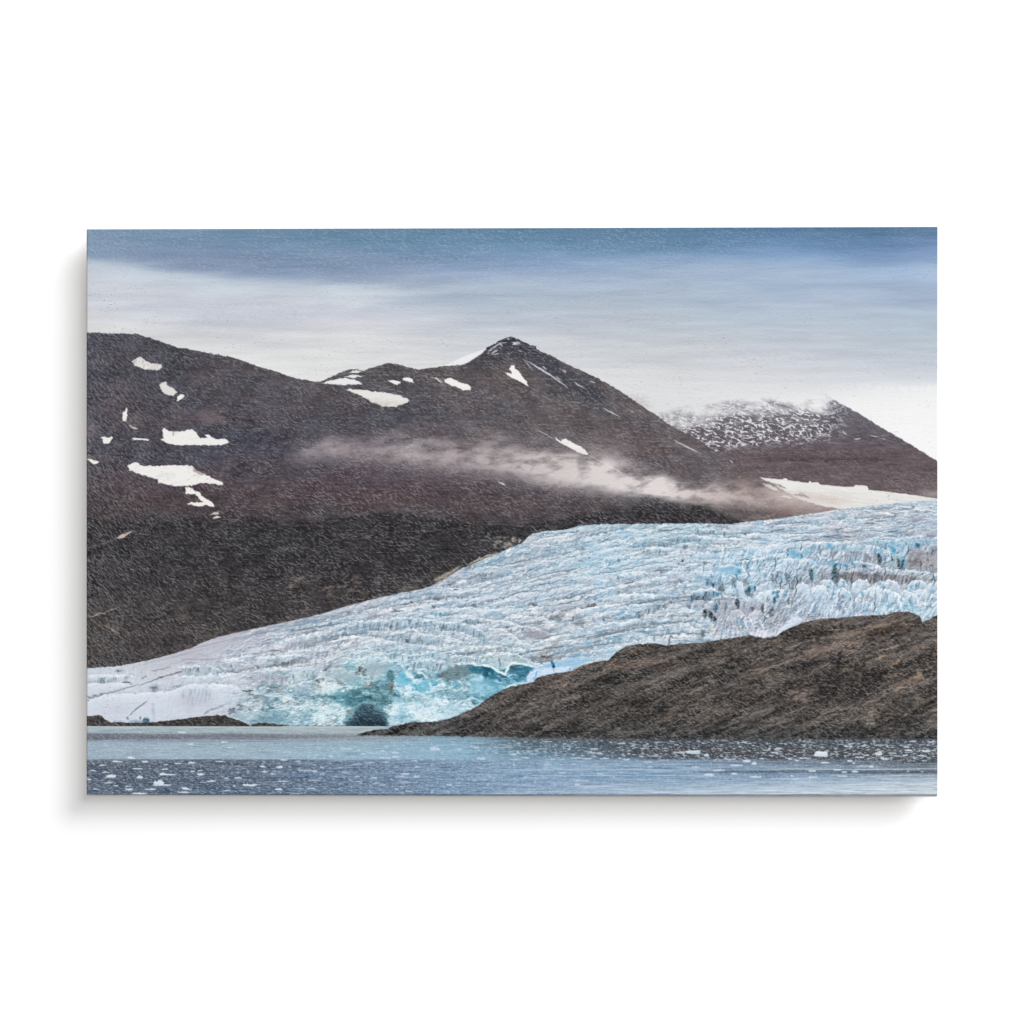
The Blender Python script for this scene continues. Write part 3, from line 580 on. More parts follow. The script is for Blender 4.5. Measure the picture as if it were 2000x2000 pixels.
# middle left
for p, up, dn, aa in [([(0, 870), (250, 850), (400, 820), (520, 790), (700, 790), (850, 780), (960, 805)], 6, 9, .55), ([(-60, 1010), (200, 1015), (280, 1050), (330, 1090)], 4, 9, .25), ([(700, 470), (800, 440), (950, 390), (1200, 340), (1500, 290), (1720, 282)], 4, 8, .3), ([(880, 592), (950, 560), (1150, 540), (1300, 490), (1500, 430), (1700, 370), (1930, 352)], 9, 6, .55), ([(480, 640), (800, 620), (1000, 610), (1250, 600)], 3, 8, .35), ([(1250, 640), (1600, 640), (1930, 660)], 4, 6, .3), ([(900, 1062), (1050, 1000), (1250, 960), (1340, 930)], 5, 6, .45), ([(1480, 560), (1700, 540), (1930, 545)], 4, 6, .35), ([(0, 690), (250, 650), (480, 600)], 4, 6, .35), ([(1480, 820), (1660, 770), (1760, 830), (1930, 850)], 5, 6, .4)]:
    crest(zB(p), up, dn, aa=aa)
face(zB([(880, 430), (1100, 390), (1400, 350), (1560, 380)]), 18, (176, 186, 198), .8, (140, 144, 156), .6)
face(zB([(420, 850), (640, 830), (960, 850)]), 26, (190, 192, 206), .75, (146, 146, 164), .55)
face(zB([(1040, 800), (1220, 800), (1370, 830)]), 16, (168, 194, 206), .8)
for p, w_, c, a in [([(640, 772), (900, 740), (1110, 700)], 5, (132, 126, 132), .75), ([(930, 720), (960, 700)], 4, (100, 96, 102), .7), ([(640, 590), (680, 560)], 4, (130, 132, 142), .8), ([(700, 555), (800, 555), (890, 576)], 2.4, (130, 132, 142), .8), ([(740, 600), (760, 590)], 4, (130, 132, 142), .8), ([(1400, 820), (1480, 790), (1550, 735)], 5, (120, 118, 124), .75), ([(1420, 820), (1480, 808)], 4, (84, 84, 90), .8), ([(1300, 760), (1340, 740)], 4, (130, 130, 138), .7), ([(1330, 960), (1370, 1000)], 5, (100, 92, 92), .8), ([(1350, 980), (1385, 1100), (1385, 1180)], 5, (120, 128, 132), .7), ([(780, 1062), (850, 1100), (800, 1110)], 5, (156, 140, 120), .75), ([(650, 1100), (760, 1090)], 6, (140, 136, 142), .7), ([(330, 1088), (390, 1105), (480, 1100)], 2.6, (96, 94, 104), .85), ([(410, 1140), (460, 1105)], 2.4, (120, 118, 126), .7), ([(130, 1370), (210, 1350), (220, 1390), (150, 1400)], 6, (92, 92, 106), .8), ([(280, 1350), (350, 1352)], 5, (92, 90, 102), .8), ([(265, 1285), (350, 1310)], 4.5, (110, 108, 120), .8), ([(420, 1350), (480, 1370)], 5, (120, 112, 112), .8), ([(470, 1250), (560, 1240)], 4, (140, 132, 134), .7), ([(1000, 1180), (1090, 1200)], 4, (90, 96, 106), .8), ([(1080, 1110), (1120, 1160)], 5, (110, 150, 190), .7), ([(1160, 1195), (1260, 1220)], 5, (140, 128, 118), .7), ([(1010, 1250), (1110, 1275)], 4, (140, 128, 124), .7), ([(620, 1130), (640, 1300)], 7, (160, 168, 178), .6), ([(690, 1320), (690, 1500)], 5, (150, 178, 192), .6), ([(1020, 870), (1025, 930), (1030, 990)], 3, (120, 118, 112), .8), ([(1250, 870), (1280, 920), (1340, 890)], 5, (110, 140, 152), .7), ([(1580, 930), (1660, 990), (1720, 1020)], 4, (100, 104, 116), .8), ([(1400, 930), (1450, 970)], 4, (130, 118, 112), .7), ([(1700, 350), (1740, 345)], 5, (140, 130, 142), .8), ([(1610, 500), (1700, 420)], 3, (130, 126, 134), .8), ([(1770, 490), (1900, 410)], 3, (130, 126, 134), .8), ([(940, 285), (1060, 265)], 3, (130, 138, 152), .8), ([(500, 370), (640, 350)], 3, (150, 150, 164), .8), ([(1500, 190), (1540, 190)], 4, (120, 122, 134), .7), ([(1730, 60), (1800, 45)], 4, (120, 122, 130), .7), ([(1690, 270), (1720, 268)], 4, (130, 128, 140), .8), ([(190, 1138), (270, 1132)], 2.2, (130, 176, 210), .8), ([(180, 750), (190, 800)], 2.4, (140, 146, 158), .8), ([(130, 835), (260, 840), (340, 830)], 4, (128, 130, 142), .8), ([(510, 770), (560, 790)], 3, (110, 116, 126), .8), ([(1860, 870), (1930, 830)], 6, (70, 74, 80), .7), ([(1730, 1370), (1780, 1385)], 6, (130, 96, 66), .8), ([(1600, 1430), (1620, 1480)], 4, (70, 84, 90), .7)]:
    line(zB(p), w_, c, a, 1.3, clip=GM)
for cx, cy, rx, ry, c, a in [(1180, 1130, 26, 12, (140, 172, 194), .7), (760, 1180, 22, 14, (170, 194, 206), .5), (780, 1470, 40, 12, (126, 168, 184), .8), (620, 1500, 20, 8, (120, 160, 178), .7), (1390, 1430, 17, 11, (218, 236, 242), .9), (1230, 1310, 18, 8, (222, 236, 240), .7), (1450, 1080, 22, 9, (222, 232, 232), .8), (1190, 1440, 10, 8, (130, 172, 192), .7), (1180, 1540, 14, 6, (150, 190, 208), .7), (1600, 1370, 14, 16, (160, 200, 212), .6), (1760, 1170, 26, 10, (100, 162, 180), .8), (1850, 1250, 22, 12, (86, 146, 164), .8), (1640, 1140, 20, 6, (120, 176, 196), .7), (1780, 770, 12, 6, (110, 180, 196), .8), (1620, 880, 26, 9, (160, 184, 194), .7), (1720, 950, 20, 9, (160, 184, 194), .7), (1900, 1130, 12, 8, (40, 90, 104), .7), (240, 600, 0.1, 0.1, (0, 0, 0), 0), (1080, 870, 8, 9, (205, 226, 232), .8), (1180, 880, 7, 5, (200, 220, 226), .8)]:
    blob(*zB([(cx, cy)])[0], rx, ry, c, a, 4.5, .8, clip=GM)
# the broken front with its cave
poly(zC([(90, 725), (300, 690), (500, 650), (580, 800), (520, 930), (400, 985), (150, 925), (-60, 960), (-60, 780)]), (84, 136, 150), .92, 4, 3.5, clip=GM)
for i in range(60):
    r = np.random.RandomState(400 + i); cx = -60 + r.rand() * 620; cy = 700 + r.rand() * 250; L = 30 + r.rand() * 130
    line(zC([(cx, cy), (cx + L * .5, cy + r.randn() * 12), (cx + L, cy + 10 + r.randn() * 25)]), 1.2 + r.rand() * 3.4, [(170, 208, 216), (60, 112, 128), (206, 226, 230), (48, 92, 108)][r.randint(4)], .25 + .4 * r.rand(), 2, clip=GM)
poly(zC([(495, 490), (560, 478), (585, 560), (610, 590), (545, 640), (490, 620)]), (84, 124, 138), .85, 2, 2, clip=GM)
poly(zC([(480, 650), (585, 650), (570, 760), (540, 760)]), (118, 108, 104), .7, 3, 2.5, clip=GM)
poly(zC([(150, 400), (300, 370), (480, 370), (570, 420), (450, 500), (330, 560), (190, 520)]), (164, 184, 194), .75, 4, 3, clip=GM)
for p, w_, c, a in [([(125, 430), (135, 500)], 6, (56, 60, 66), .85), ([(180, 470), (190, 540)], 5, (90, 90, 96), .7), ([(160, 680), (250, 690), (370, 630)], 3, (120, 104, 96), .7), ([(250, 560), (330, 600)], 6, (110, 140, 150), .6), ([(300, 560), (320, 520)], 4, (120, 120, 120), .6), ([(570, 640), (560, 740), (600, 800)], 3, (100, 88, 84), .7)]:
    line(zC(p), w_, c, a, 2, clip=GM)
CAVE = [(672, 1419), (679, 1409), (688, 1400), (697, 1385), (711, 1376), (727, 1378), (744, 1391), (754, 1403), (757.5, 1419)]
poly([(676, 1395), (690, 1380), (711, 1369), (730, 1371), (750, 1386), (762, 1400), (762, 1419), (670, 1419)], (92, 142, 156), .7, 5, 3, clip=GM)


def cave():
    poly(CAVE, (44, 72, 88), .96, 4.5, 2.6)
    poly([(690, 1419), (700, 1404), (730, 1400), (752, 1410), (757, 1419)], (31, 47, 60), .85, 6, 2.6)
    line([(676, 1416), (700, 1417.5), (757, 1417.5)], 3, (22, 32, 42), .9, .8)


blob(714, 1373, 22, 3, (170, 205, 214), .6, 3, .8, clip=GM)
poly(zC([(640, 520), (680, 505), (760, 560), (860, 650), (1040, 610), (1080, 700), (1010, 780), (860, 770), (740, 720), (640, 620)]), (128, 200, 226), .8, 4, 3.5, clip=GM)
for p, w_, c, a in [([(640, 505), (690, 545), (740, 580)], 8, (96, 192, 224), .8), ([(680, 600), (760, 650)], 7, (110, 200, 228), .7), ([(810, 650), (850, 690), (920, 680)], 7, (74, 170, 204), .85), ([(960, 640), (1040, 660), (1010, 700)], 7, (84, 172, 204), .8), ([(830, 730), (960, 740), (1040, 745)], 8, (96, 176, 206), .7), ([(600, 610), (640, 660)], 5, (120, 200, 226), .7), ([(700, 430), (760, 520), (850, 600), (930, 600)], 5, (226, 240, 246), .8), ([(880, 490), (1000, 540), (1040, 590)], 5, (220, 236, 242), .8), ([(700, 460), (740, 490)], 8, (130, 200, 222), .7), ([(590, 620), (600, 700), (700, 740), (820, 770)], 6, (228, 240, 246), .7), ([(1060, 620), (1180, 650)], 4, (96, 176, 206), .7), ([(1090, 690), (1150, 695)], 4, (60, 150, 184), .7), ([(1380, 665), (1420, 655)], 5, (80, 180, 214), .8)]:
    line(zC(p), w_, c, a, 2.4, clip=GM)
poly(zC([(1195, 545), (1300, 460), (1450, 405), (1600, 400), (1800, 430), (1950, 470), (1950, 640), (1780, 560), (1650, 540), (1500, 600), (1300, 625), (1210, 590)]), (116, 142, 150), .9, 4, 3, clip=GM)
poly(zC([(1560, 420), (1700, 420), (1830, 425), (1960, 470), (1960, 650), (1860, 600), (1740, 540), (1640, 500)]), (50, 122, 146), .95, 4, 3, clip=GM)
poly(zC([(1780, 430), (1890, 430), (1920, 520), (1830, 560), (1780, 500)]), (30, 100, 122), .8, 4, 2.5, clip=GM)
for p, w_, c, a in [([(1200, 540), (1300, 510)], 9, (92, 94, 94), .75), ([(1380, 430), (1470, 400)], 8, (104, 112, 110), .7), ([(1430, 470), (1440, 540)], 4, (88, 100, 102), .7), ([(1540, 520), (1560, 570)], 4, (88, 110, 116), .7), ([(1240, 600), (1340, 600)], 6, (110, 108, 102), .7), ([(1050, 540), (1120, 590)], 5, (150, 140, 128), .7), ([(1440, 360), (1560, 385), (1700, 395), (1850, 425)], 4, (226, 236, 238), .8), ([(1480, 590), (1600, 560), (1700, 540), (1800, 580), (1930, 620)], 6, (190, 224, 236), .6), ([(1600, 600), (1800, 590), (1900, 610)], 5, (206, 234, 242), .7), ([(1290, 300), (1370, 330)], 7, (140, 160, 166), .7), ([(1300, 260), (1340, 262)], 6, (124, 142, 150), .7), ([(1610, 240), (1640, 262)], 5, (70, 70, 80), .8), ([(590, 400), (620, 380)], 4, (80, 110, 116), .7), ([(985, 340), (990, 390)], 4, (160, 180, 190), .7), ([(800, 340), (800, 400)], 3, (156, 176, 184), .7), ([(1440, 240), (1540, 240)], 4, (130, 150, 166), .7), ([(740, 75), (790, 80)], 6, (92, 92, 100), .7)]:
    line(zC(p), w_, c, a, 2, clip=GM)
poly(zC([(590, 850), (680, 800), (760, 770), (900, 790), (1060, 800), (1140, 880), (1300, 900), (1450, 960), (1580, 990), (1480, 1050), (1340, 1120), (1100, 1160), (760, 1170), (640, 1220), (500, 1215), (500, 1130), (560, 1050), (580, 950)]), (214, 234, 243), .72, 4, 3.5, clip=GM)
for i in range(120):
    r = np.random.RandomState(520 + i); cx = 600 + r.rand() * 1300; cy = 620 + r.rand() * 540; L = 20 + r.rand() * 90
    if cy > 1180 - max(0, cx - 900) * .42: continue
    line(zC([(cx, cy), (cx + L * .5, cy + r.randn() * 20), (cx + L, cy + 15 + r.randn() * 30)]), 1.2 + r.rand() * 4, [(240, 248, 252), (128, 190, 214), (232, 244, 250), (150, 200, 220), (104, 158, 178)][r.randint(5)], .25 + .45 * r.rand(), 2.4, clip=GM)
for cx, cy, rx, ry, c, a in [(690, 1020, 10, 9, (126, 192, 214), .7), (630, 880, 8, 6, (146, 196, 214), .7), (650, 1130, 14, 5, (120, 186, 212), .7), (1160, 800, 12, 6, (120, 176, 194), .7), (1560, 800, 18, 6, (104, 146, 162), .7), (1420, 800, 14, 8, (140, 176, 190), .6), (1720, 660, 12, 6, (96, 150, 168), .7), (1800, 780, 20, 14, (130, 190, 212), .6), (1280, 760, 8, 5, (120, 160, 172), .7), (1400, 1000, 24, 8, (170, 204, 220), .6)]:
    blob(*zC([(cx, cy)])[0], rx, ry, c, a, 3.5, .8, clip=GM)
for p, up, dn, aa in [([(430, 60), (560, 85), (700, 100), (830, 120), (1050, 130), (1200, 170), (1260, 205)], 6, 9, .5), ([(0, 205), (300, 212), (500, 205)], 3, 6, .3), ([(100, 330), (200, 290), (500, 300), (800, 310)], 3, 7, .25), ([(640, 260), (900, 255), (1100, 215), (1200, 240)], 4, 6, .35), ([(1200, 280), (1480, 270), (1700, 300), (1950, 240)], 5, 6, .45), ([(800, 330), (960, 320), (1180, 330), (1300, 360)], 3, 6, .3), ([(1000, 150), (1300, 130), (1600, 150), (1950, 140)], 4, 7, .3)]:
    crest(zC(p), up, dn, aa=aa)
face(zC([(780, 340), (960, 330), (1300, 360)]), 18, (178, 204, 218), .7)
face(zC([(440, 255), (800, 262), (1200, 230)]), 10, (186, 214, 226), .8)
face(zC([(1280, 310), (1500, 300), (1930, 330)]), 10, (176, 206, 216), .8)
face(zC([(1000, 230), (1160, 225), (1260, 240)]), 8, BL, .7)
# ridges in the middle of the stream
D1 = [(20, 930), (200, 910), (380, 895), (480, 900), (560, 880), (750, 860), (860, 870), (1050, 890), (1200, 910), (1300, 930), (1450, 930), (1600, 960), (1700, 1000), (1800, 1070), (1850, 1130)]
face(zD(D1), 20, (164, 194, 212), .85, (116, 132, 146), .6); crest(zD(D1), 5, 6, aa=.3)
D3 = [(790, 1105), (920, 1075), (1020, 1090), (1100, 1110), (1250, 1100), (1400, 1150), (1500, 1190), (1560, 1245)]
face(zD([(560, 1075), (800, 1060), (1080, 1110), (1300, 1150)]), 20, (170, 192, 208), .8, (118, 130, 144), .6)
for p, up, dn, aa in [(D3, 6, 9, .4), ([(230, 1052), (400, 1045), (600, 1050), (720, 1020), (820, 1010), (960, 1062)], 5, 8, .5), ([(1190, 1052), (1400, 1050), (1600, 1100), (1760, 1175)], 6, 9, .5), ([(1000, 840), (1250, 850), (1600, 840), (1800, 880), (1950, 905)], 4, 6, .4), ([(0, 1120), (200, 1125), (360, 1130), (480, 1180)], 5, 8, .4), ([(1050, 640), (1300, 600), (1500, 612), (1800, 600)], 5, 6, .5), ([(950, 760), (1300, 735), (1900, 742)], 4, 6, .35), ([(1300, 475), (1700, 470), (1950, 475)], 4, 6, .3), ([(200, 770), (500, 740), (900, 750)], 4, 6, .3), ([(300, 880), (600, 850), (900, 780)], 4, 6, .35), ([(1600, 960), (1780, 940), (1950, 920)], 5, 6, .4)]:
    crest(zD(p), up, dn, aa=aa)
face(zD([(1030, 800), (1200, 795), (1360, 800)]), 7, (140, 196, 226), .8); face(zD([(1480, 880), (1700, 900), (1930, 915)]), 8, (150, 178, 196), .7)
face(zD([(1120, 590), (1300, 570), (1600, 570)]), 7, (160, 182, 200), .8)
for p, w_, c, a in [([(1150, 622), (1240, 622)], 4, (92, 100, 116), .8), ([(1080, 725), (1170, 722)], 5, (96, 92, 106), .8), ([(555, 785), (670, 778)], 5, (86, 80, 80), .85), ([(800, 668), (835, 662)], 4, (78, 78, 90), .85), ([(690, 690), (790, 680)], 2.6, (120, 118, 130), .7), ([(1300, 432), (1420, 402)], 5, (92, 92, 106), .8), ([(1570, 345), (1700, 310), (1920, 275)], 4.5, (112, 116, 132), .8), ([(1600, 720), (1700, 712)], 5, (104, 104, 116), .8), ([(780, 960), (800, 890)], 4, (100, 124, 138), .7), ([(1220, 1050), (1240, 1000), (1265, 945)], 3, (84, 98, 108), .85), ([(530, 1020), (550, 970)], 6, (96, 92, 98), .75), ([(620, 940), (640, 990)], 5, (120, 134, 146), .7), ([(320, 1030), (380, 1030)], 5, (110, 104, 104), .7), ([(750, 1190), (790, 1180)], 7, (88, 90, 100), .8), ([(570, 1110), (570, 1180)], 4, (130, 146, 160), .8), ([(680, 1080), (690, 1190)], 4, (130, 150, 166), .8), ([(930, 970), (950, 990)], 5, (110, 124, 138), .7), ([(1380, 495), (1450, 490)], 2.4, (110, 110, 120), .8), ([(220, 835), (380, 800)], 6, (170, 166, 172), .6), ([(280, 860), (500, 830)], 3, (160, 152, 152), .7), ([(1860, 650), (1930, 640)], 4, (130, 140, 152), .7), ([(1540, 650), (1600, 650)], 4, (126, 138, 150), .7), ([(1500, 920), (1640, 940)], 5, (120, 146, 160), .7), ([(1060, 930), (1100, 950)], 5, (110, 166, 198), .7), ([(1560, 235), (1590, 190), (1630, 160)], 4, (96, 92, 88), .8), ([(1655, 165), (1660, 205)], 3, (130, 146, 156), .8), ([(1850, 128), (1920, 120)], 5, (140, 190, 206), .7)]:
    line(zD(p), w_, c, a, 1.2, clip=GM)
# centre, with dirty hollows
for p, up, dn, aa in [([(0, 350), (250, 350), (400, 390), (550, 430), (700, 450), (850, 520), (1000, 510)], 6, 9, .5), ([(20, 455), (180, 460), (330, 500), (450, 590), (560, 690)], 6, 9, .45), ([(560, 690), (740, 650), (900, 590), (1000, 555), (1200, 545)], 5, 9, .4), ([(380, 280), (600, 300), (800, 310), (900, 370), (1100, 400)], 5, 7, .45), ([(1080, 430), (1200, 405), (1330, 460), (1380, 470)], 5, 7, .4), ([(1160, 210), (1400, 190), (1600, 150), (1930, 120)], 6, 8, .5), ([(1340, 360), (1460, 340), (1520, 300)], 4, 6, .4), ([(1400, 480), (1600, 400), (1930, 360)], 5, 7, .3), ([(0, 700), (400, 710), (540, 730)], 4, 8, .35), ([(0, 800), (250, 780), (450, 810), (600, 900), (720, 940), (900, 920), (1100, 860), (1400, 850), (1600, 810)], 6, 7, .5), ([(300, 290), (560, 240), (900, 230)], 4, 6, .3)]:
    crest(zE(p), up, dn, aa=aa)
poly(zE([(520, 490), (640, 470), (760, 510), (900, 540), (830, 600), (700, 610), (560, 600)]), (158, 153, 164), .7, 5, 3, clip=GM)
for p, w_, c, a in [([(900, 320), (1000, 315), (1090, 300)], 10, (112, 104, 104), .75), ([(1050, 590), (960, 680), (880, 760), (820, 830)], 8, (140, 132, 126), .7), ([(620, 850), (740, 890), (900, 870), (1060, 840)], 10, (124, 112, 106), .75), ([(780, 850), (900, 855)], 6, (92, 80, 78), .8), ([(700, 820), (840, 790)], 8, (146, 138, 132), .6), ([(310, 460), (330, 420)], 4, (84, 84, 96), .85), ([(330, 490), (370, 495)], 4, (84, 84, 96), .8), ([(500, 520), (540, 480)], 3, (110, 108, 120), .8), ([(680, 410), (740, 390), (800, 390)], 5, (116, 114, 124), .75), ([(1200, 300), (1180, 380)], 4, (116, 116, 126), .7), ([(1240, 260), (1330, 400)], 12, (150, 156, 166), .5), ([(1210, 400), (1340, 420)], 8, (122, 124, 134), .7), ([(1400, 180), (1450, 168), (1530, 140)], 4.5, (88, 80, 80), .85), ([(1280, 70), (1340, 45)], 4, (96, 92, 102), .8), ([(1060, 40), (1110, 30)], 5, (110, 112, 124), .7), ([(650, 148), (720, 146)], 2.6, (84, 90, 100), .85), ([(1310, 195), (1350, 190)], 3, (100, 92, 92), .8), ([(280, 745), (300, 745)], 5, (90, 100, 110), .8), ([(415, 680), (430, 630)], 4, (140, 146, 158), .8), ([(1590, 640), (1540, 610), (1640, 530)], 9, (116, 128, 142), .7), ([(1380, 600), (1420, 603)], 3, (90, 92, 100), .8), ([(1480, 690), (1520, 640)], 7, (130, 130, 140), .7), ([(1350, 650), (1460, 690)], 6, (130, 190, 224), .8), ([(1150, 790), (1300, 740)], 12, (150, 158, 166), .6), ([(1320, 740), (1480, 730)], 5, (130, 116, 112), .7), ([(180, 330), (260, 290)], 6, (132, 190, 214), .8), ([(230, 380), (240, 420)], 6, (140, 144, 156), .7), ([(150, 650), (170, 590)], 4, (180, 180, 190), .7), ([(1460, 400), (1500, 330)], 5, (130, 156, 174), .7), ([(1590, 500), (1700, 480), (1790, 490)], 4, (150, 156, 166), .7), ([(1200, 840), (1400, 820)], 4, (130, 186, 214), .7)]:
    line(zE(p), w_, c, a, 1.8, clip=GM)
line(zE([(1612, 300), (1612, 370)]), 6, (110, 158, 188), .9, .8, clip=GM); line(zE([(1596, 340), (1628, 360)]), 3, (70, 100, 116), .8, clip=GM)
poly(zE([(60, 840), (200, 830), (360, 845), (350, 930), (280, 1020), (200, 1020), (110, 960), (60, 920)]), (196, 214, 220), .7, 3, 2.5, clip=GM)
line(zE([(200, 850), (212, 930), (225, 1010)]), 3, (96, 106, 110), .8, .9, clip=GM); line(zE([(80, 850), (130, 860)]), 4, (130, 140, 144), .7, clip=GM)
poly(zE([(380, 850), (560, 880), (620, 945), (420, 930)]), (168, 194, 196), .8, 3, 2, clip=GM)
poly(zE([(0, 980), (100, 985), (200, 1055), (290, 1085), (345, 960), (440, 945), (600, 955), (700, 990), (610, 1050), (590, 1150), (400, 1195), (260, 1250), (120, 1240), (0, 1200)]), (62, 128, 156), .95, 3, 2.5, clip=GM)
poly(zE([(0, 985), (70, 985), (160, 1060), (100, 1090), (0, 1110)]), (28, 96, 122), .85, 4, 2, clip=GM)
poly(zE([(350, 955), (440, 950), (460, 980), (400, 1020), (345, 1000)]), (66, 96, 102), .8, 3, 2, clip=GM); poly(zE([(210, 1100), (310, 1100), (300, 1170), (220, 1150)]), (62, 96, 108), .75, 4, 2.5, clip=GM); poly(zE([(230, 1030), (310, 1020), (290, 1060)]), (60, 90, 96), .8, 2, 1.5, clip=GM)
for i in range(40):
    r = np.random.RandomState(640 + i); cx = 20 + r.rand() * 560; cy = 1060 + r.rand() * 170; L = 30 + r.rand() * 90
    if cy > 1260 - cx * .16: continue
    line(zE([(cx, cy), (cx + L, cy + 8 + r.randn() * 20)]), 1.2 + r.rand() * 3.4, [(150, 206, 226), (40, 110, 138), (110, 180, 206), (196, 230, 240)][r.randint(4)], .3 + .4 * r.rand(), 2, clip=GM)
poly(zE([(-160, 1120), (60, 1130), (200, 1200), (330, 1230), (180, 1330), (-200, 1330)]), (150, 204, 224), .55, 6, 4, clip=GM)
line(zE([(0, 960), (100, 980), (200, 1050), (285, 1080), (335, 975), (380, 930), (550, 950), (720, 990)]), 4, (222, 234, 236), .9, 1, False, clip=GM)
poly(zE([(720, 980), (920, 915), (1200, 850), (1400, 862), (1500, 845), (1300, 960), (1100, 1000), (1000, 992), (750, 1030)]), (160, 202, 232), .85, 2, 1.5, clip=GM)
poly(zE([(620, 1040), (720, 1015), (930, 985), (1160, 975), (1200, 1030), (1000, 1060), (740, 1110), (670, 1190), (570, 1190), (580, 1110)]), (206, 224, 244), .9, 2, 1.5, clip=GM)
line(zE([(918, 915), (940, 985)]), 5, (20, 112, 176), .95, .6, False, clip=GM); line(zE([(936, 965), (940, 985)]), 4, (8, 60, 80), .8, clip=GM); line(zE([(940, 1000), (945, 1060)]), 1.8, (120, 176, 214), .8, clip=GM); line(zE([(715, 1040), (690, 1130)]), 2.4, (110, 172, 222), .9, clip=GM); line(zE([(660, 1150), (700, 1130)]), 4, (90, 160, 216), .7, clip=GM); line(zE([(1160, 1000), (1165, 1030)]), 3, (120, 160, 180), .7, clip=GM)
# right half, upper field
for p, up, dn, aa in [([(60, 480), (300, 420), (450, 370), (700, 375), (1000, 390)], 4, 6, .35), ([(580, 470), (800, 470), (1000, 420), (1300, 440)], 4, 6, .35), ([(980, 195), (1300, 240), (1600, 250), (1900, 270)], 5, 6, .4), ([(1100, 120), (1400, 140), (1700, 150)], 4, 6, .3), ([(1200, 330), (1500, 350), (1900, 330)], 4, 6, .35), ([(680, 700), (800, 650), (1000, 590), (1200, 570)], 5, 6, .4), ([(0, 730), (300, 690), (600, 720)], 5, 6, .4), ([(0, 870), (200, 840), (420, 790), (700, 760)], 5, 7, .35), ([(560, 960), (740, 920), (980, 800)], 4, 6, .3), ([(0, 1000), (300, 990), (520, 1010)], 4, 6, .35), ([(1020, 680), (1150, 620), (1290, 590)], 4, 6, .35)]:
    crest(zG(p), up, dn, aa=aa)
face(zG([(720, 220), (980, 215), (1300, 250)]), 12, (158, 192, 212), .8); face(zG([(1000, 110), (1300, 130), (1700, 170)]), 10, (164, 194, 212), .8); face(zG([(560, 300), (700, 330), (1000, 330)]), 9, (170, 186, 206), .8); face(zG([(300, 410), (600, 400), (720, 420)]), 9, (170, 190, 206), .8)
for p, w_, c, a in [([(870, 545), (880, 565)], 4, (50, 60, 66), .9), ([(990, 492), (1010, 492)], 2.4, (60, 60, 66), .9), ([(430, 330), (520, 290)], 12, (170, 176, 182), .8), ([(1730, 170), (1740, 205)], 2.6, (110, 124, 136), .9), ([(950, 240), (960, 300)], 4, (104, 120, 130), .8), ([(220, 485), (300, 455)], 3, (120, 124, 134), .8), ([(550, 690), (620, 695)], 4, (90, 92, 100), .8), ([(500, 680), (700, 680)], 2.4, (130, 134, 144), .8), ([(0, 800), (130, 770)], 3, (130, 134, 146), .8), ([(80, 870), (260, 830)], 2.6, (120, 122, 134), .8), ([(1120, 590), (1290, 578)], 3, (96, 108, 118), .8), ([(960, 680), (990, 640)], 3, (130, 140, 152), .8), ([(1620, 380), (1720, 375)], 4, (150, 148, 156), .8), ([(1000, 320), (1500, 330)], 3, (160, 162, 170), .6), ([(10, 570), (30, 530)], 4, (96, 112, 130), .8), ([(0, 190), (120, 165), (220, 170)], 3, (130, 186, 222), .8), ([(240, 600), (290, 580)], 4, (150, 196, 226), .8), ([(1065, 445), (1080, 448)], 4, (120, 186, 222), .9), ([(800, 800), (900, 860)], 6, (140, 142, 152), .7), ([(760, 900), (810, 930)], 5, (130, 136, 150), .7), ([(880, 970), (930, 990)], 6, (130, 128, 136), .7), ([(1640, 545), (1820, 530)], 2, (110, 112, 122), .8)]:
    line(zG(p), w_, c, a, 1.3, clip=GM)
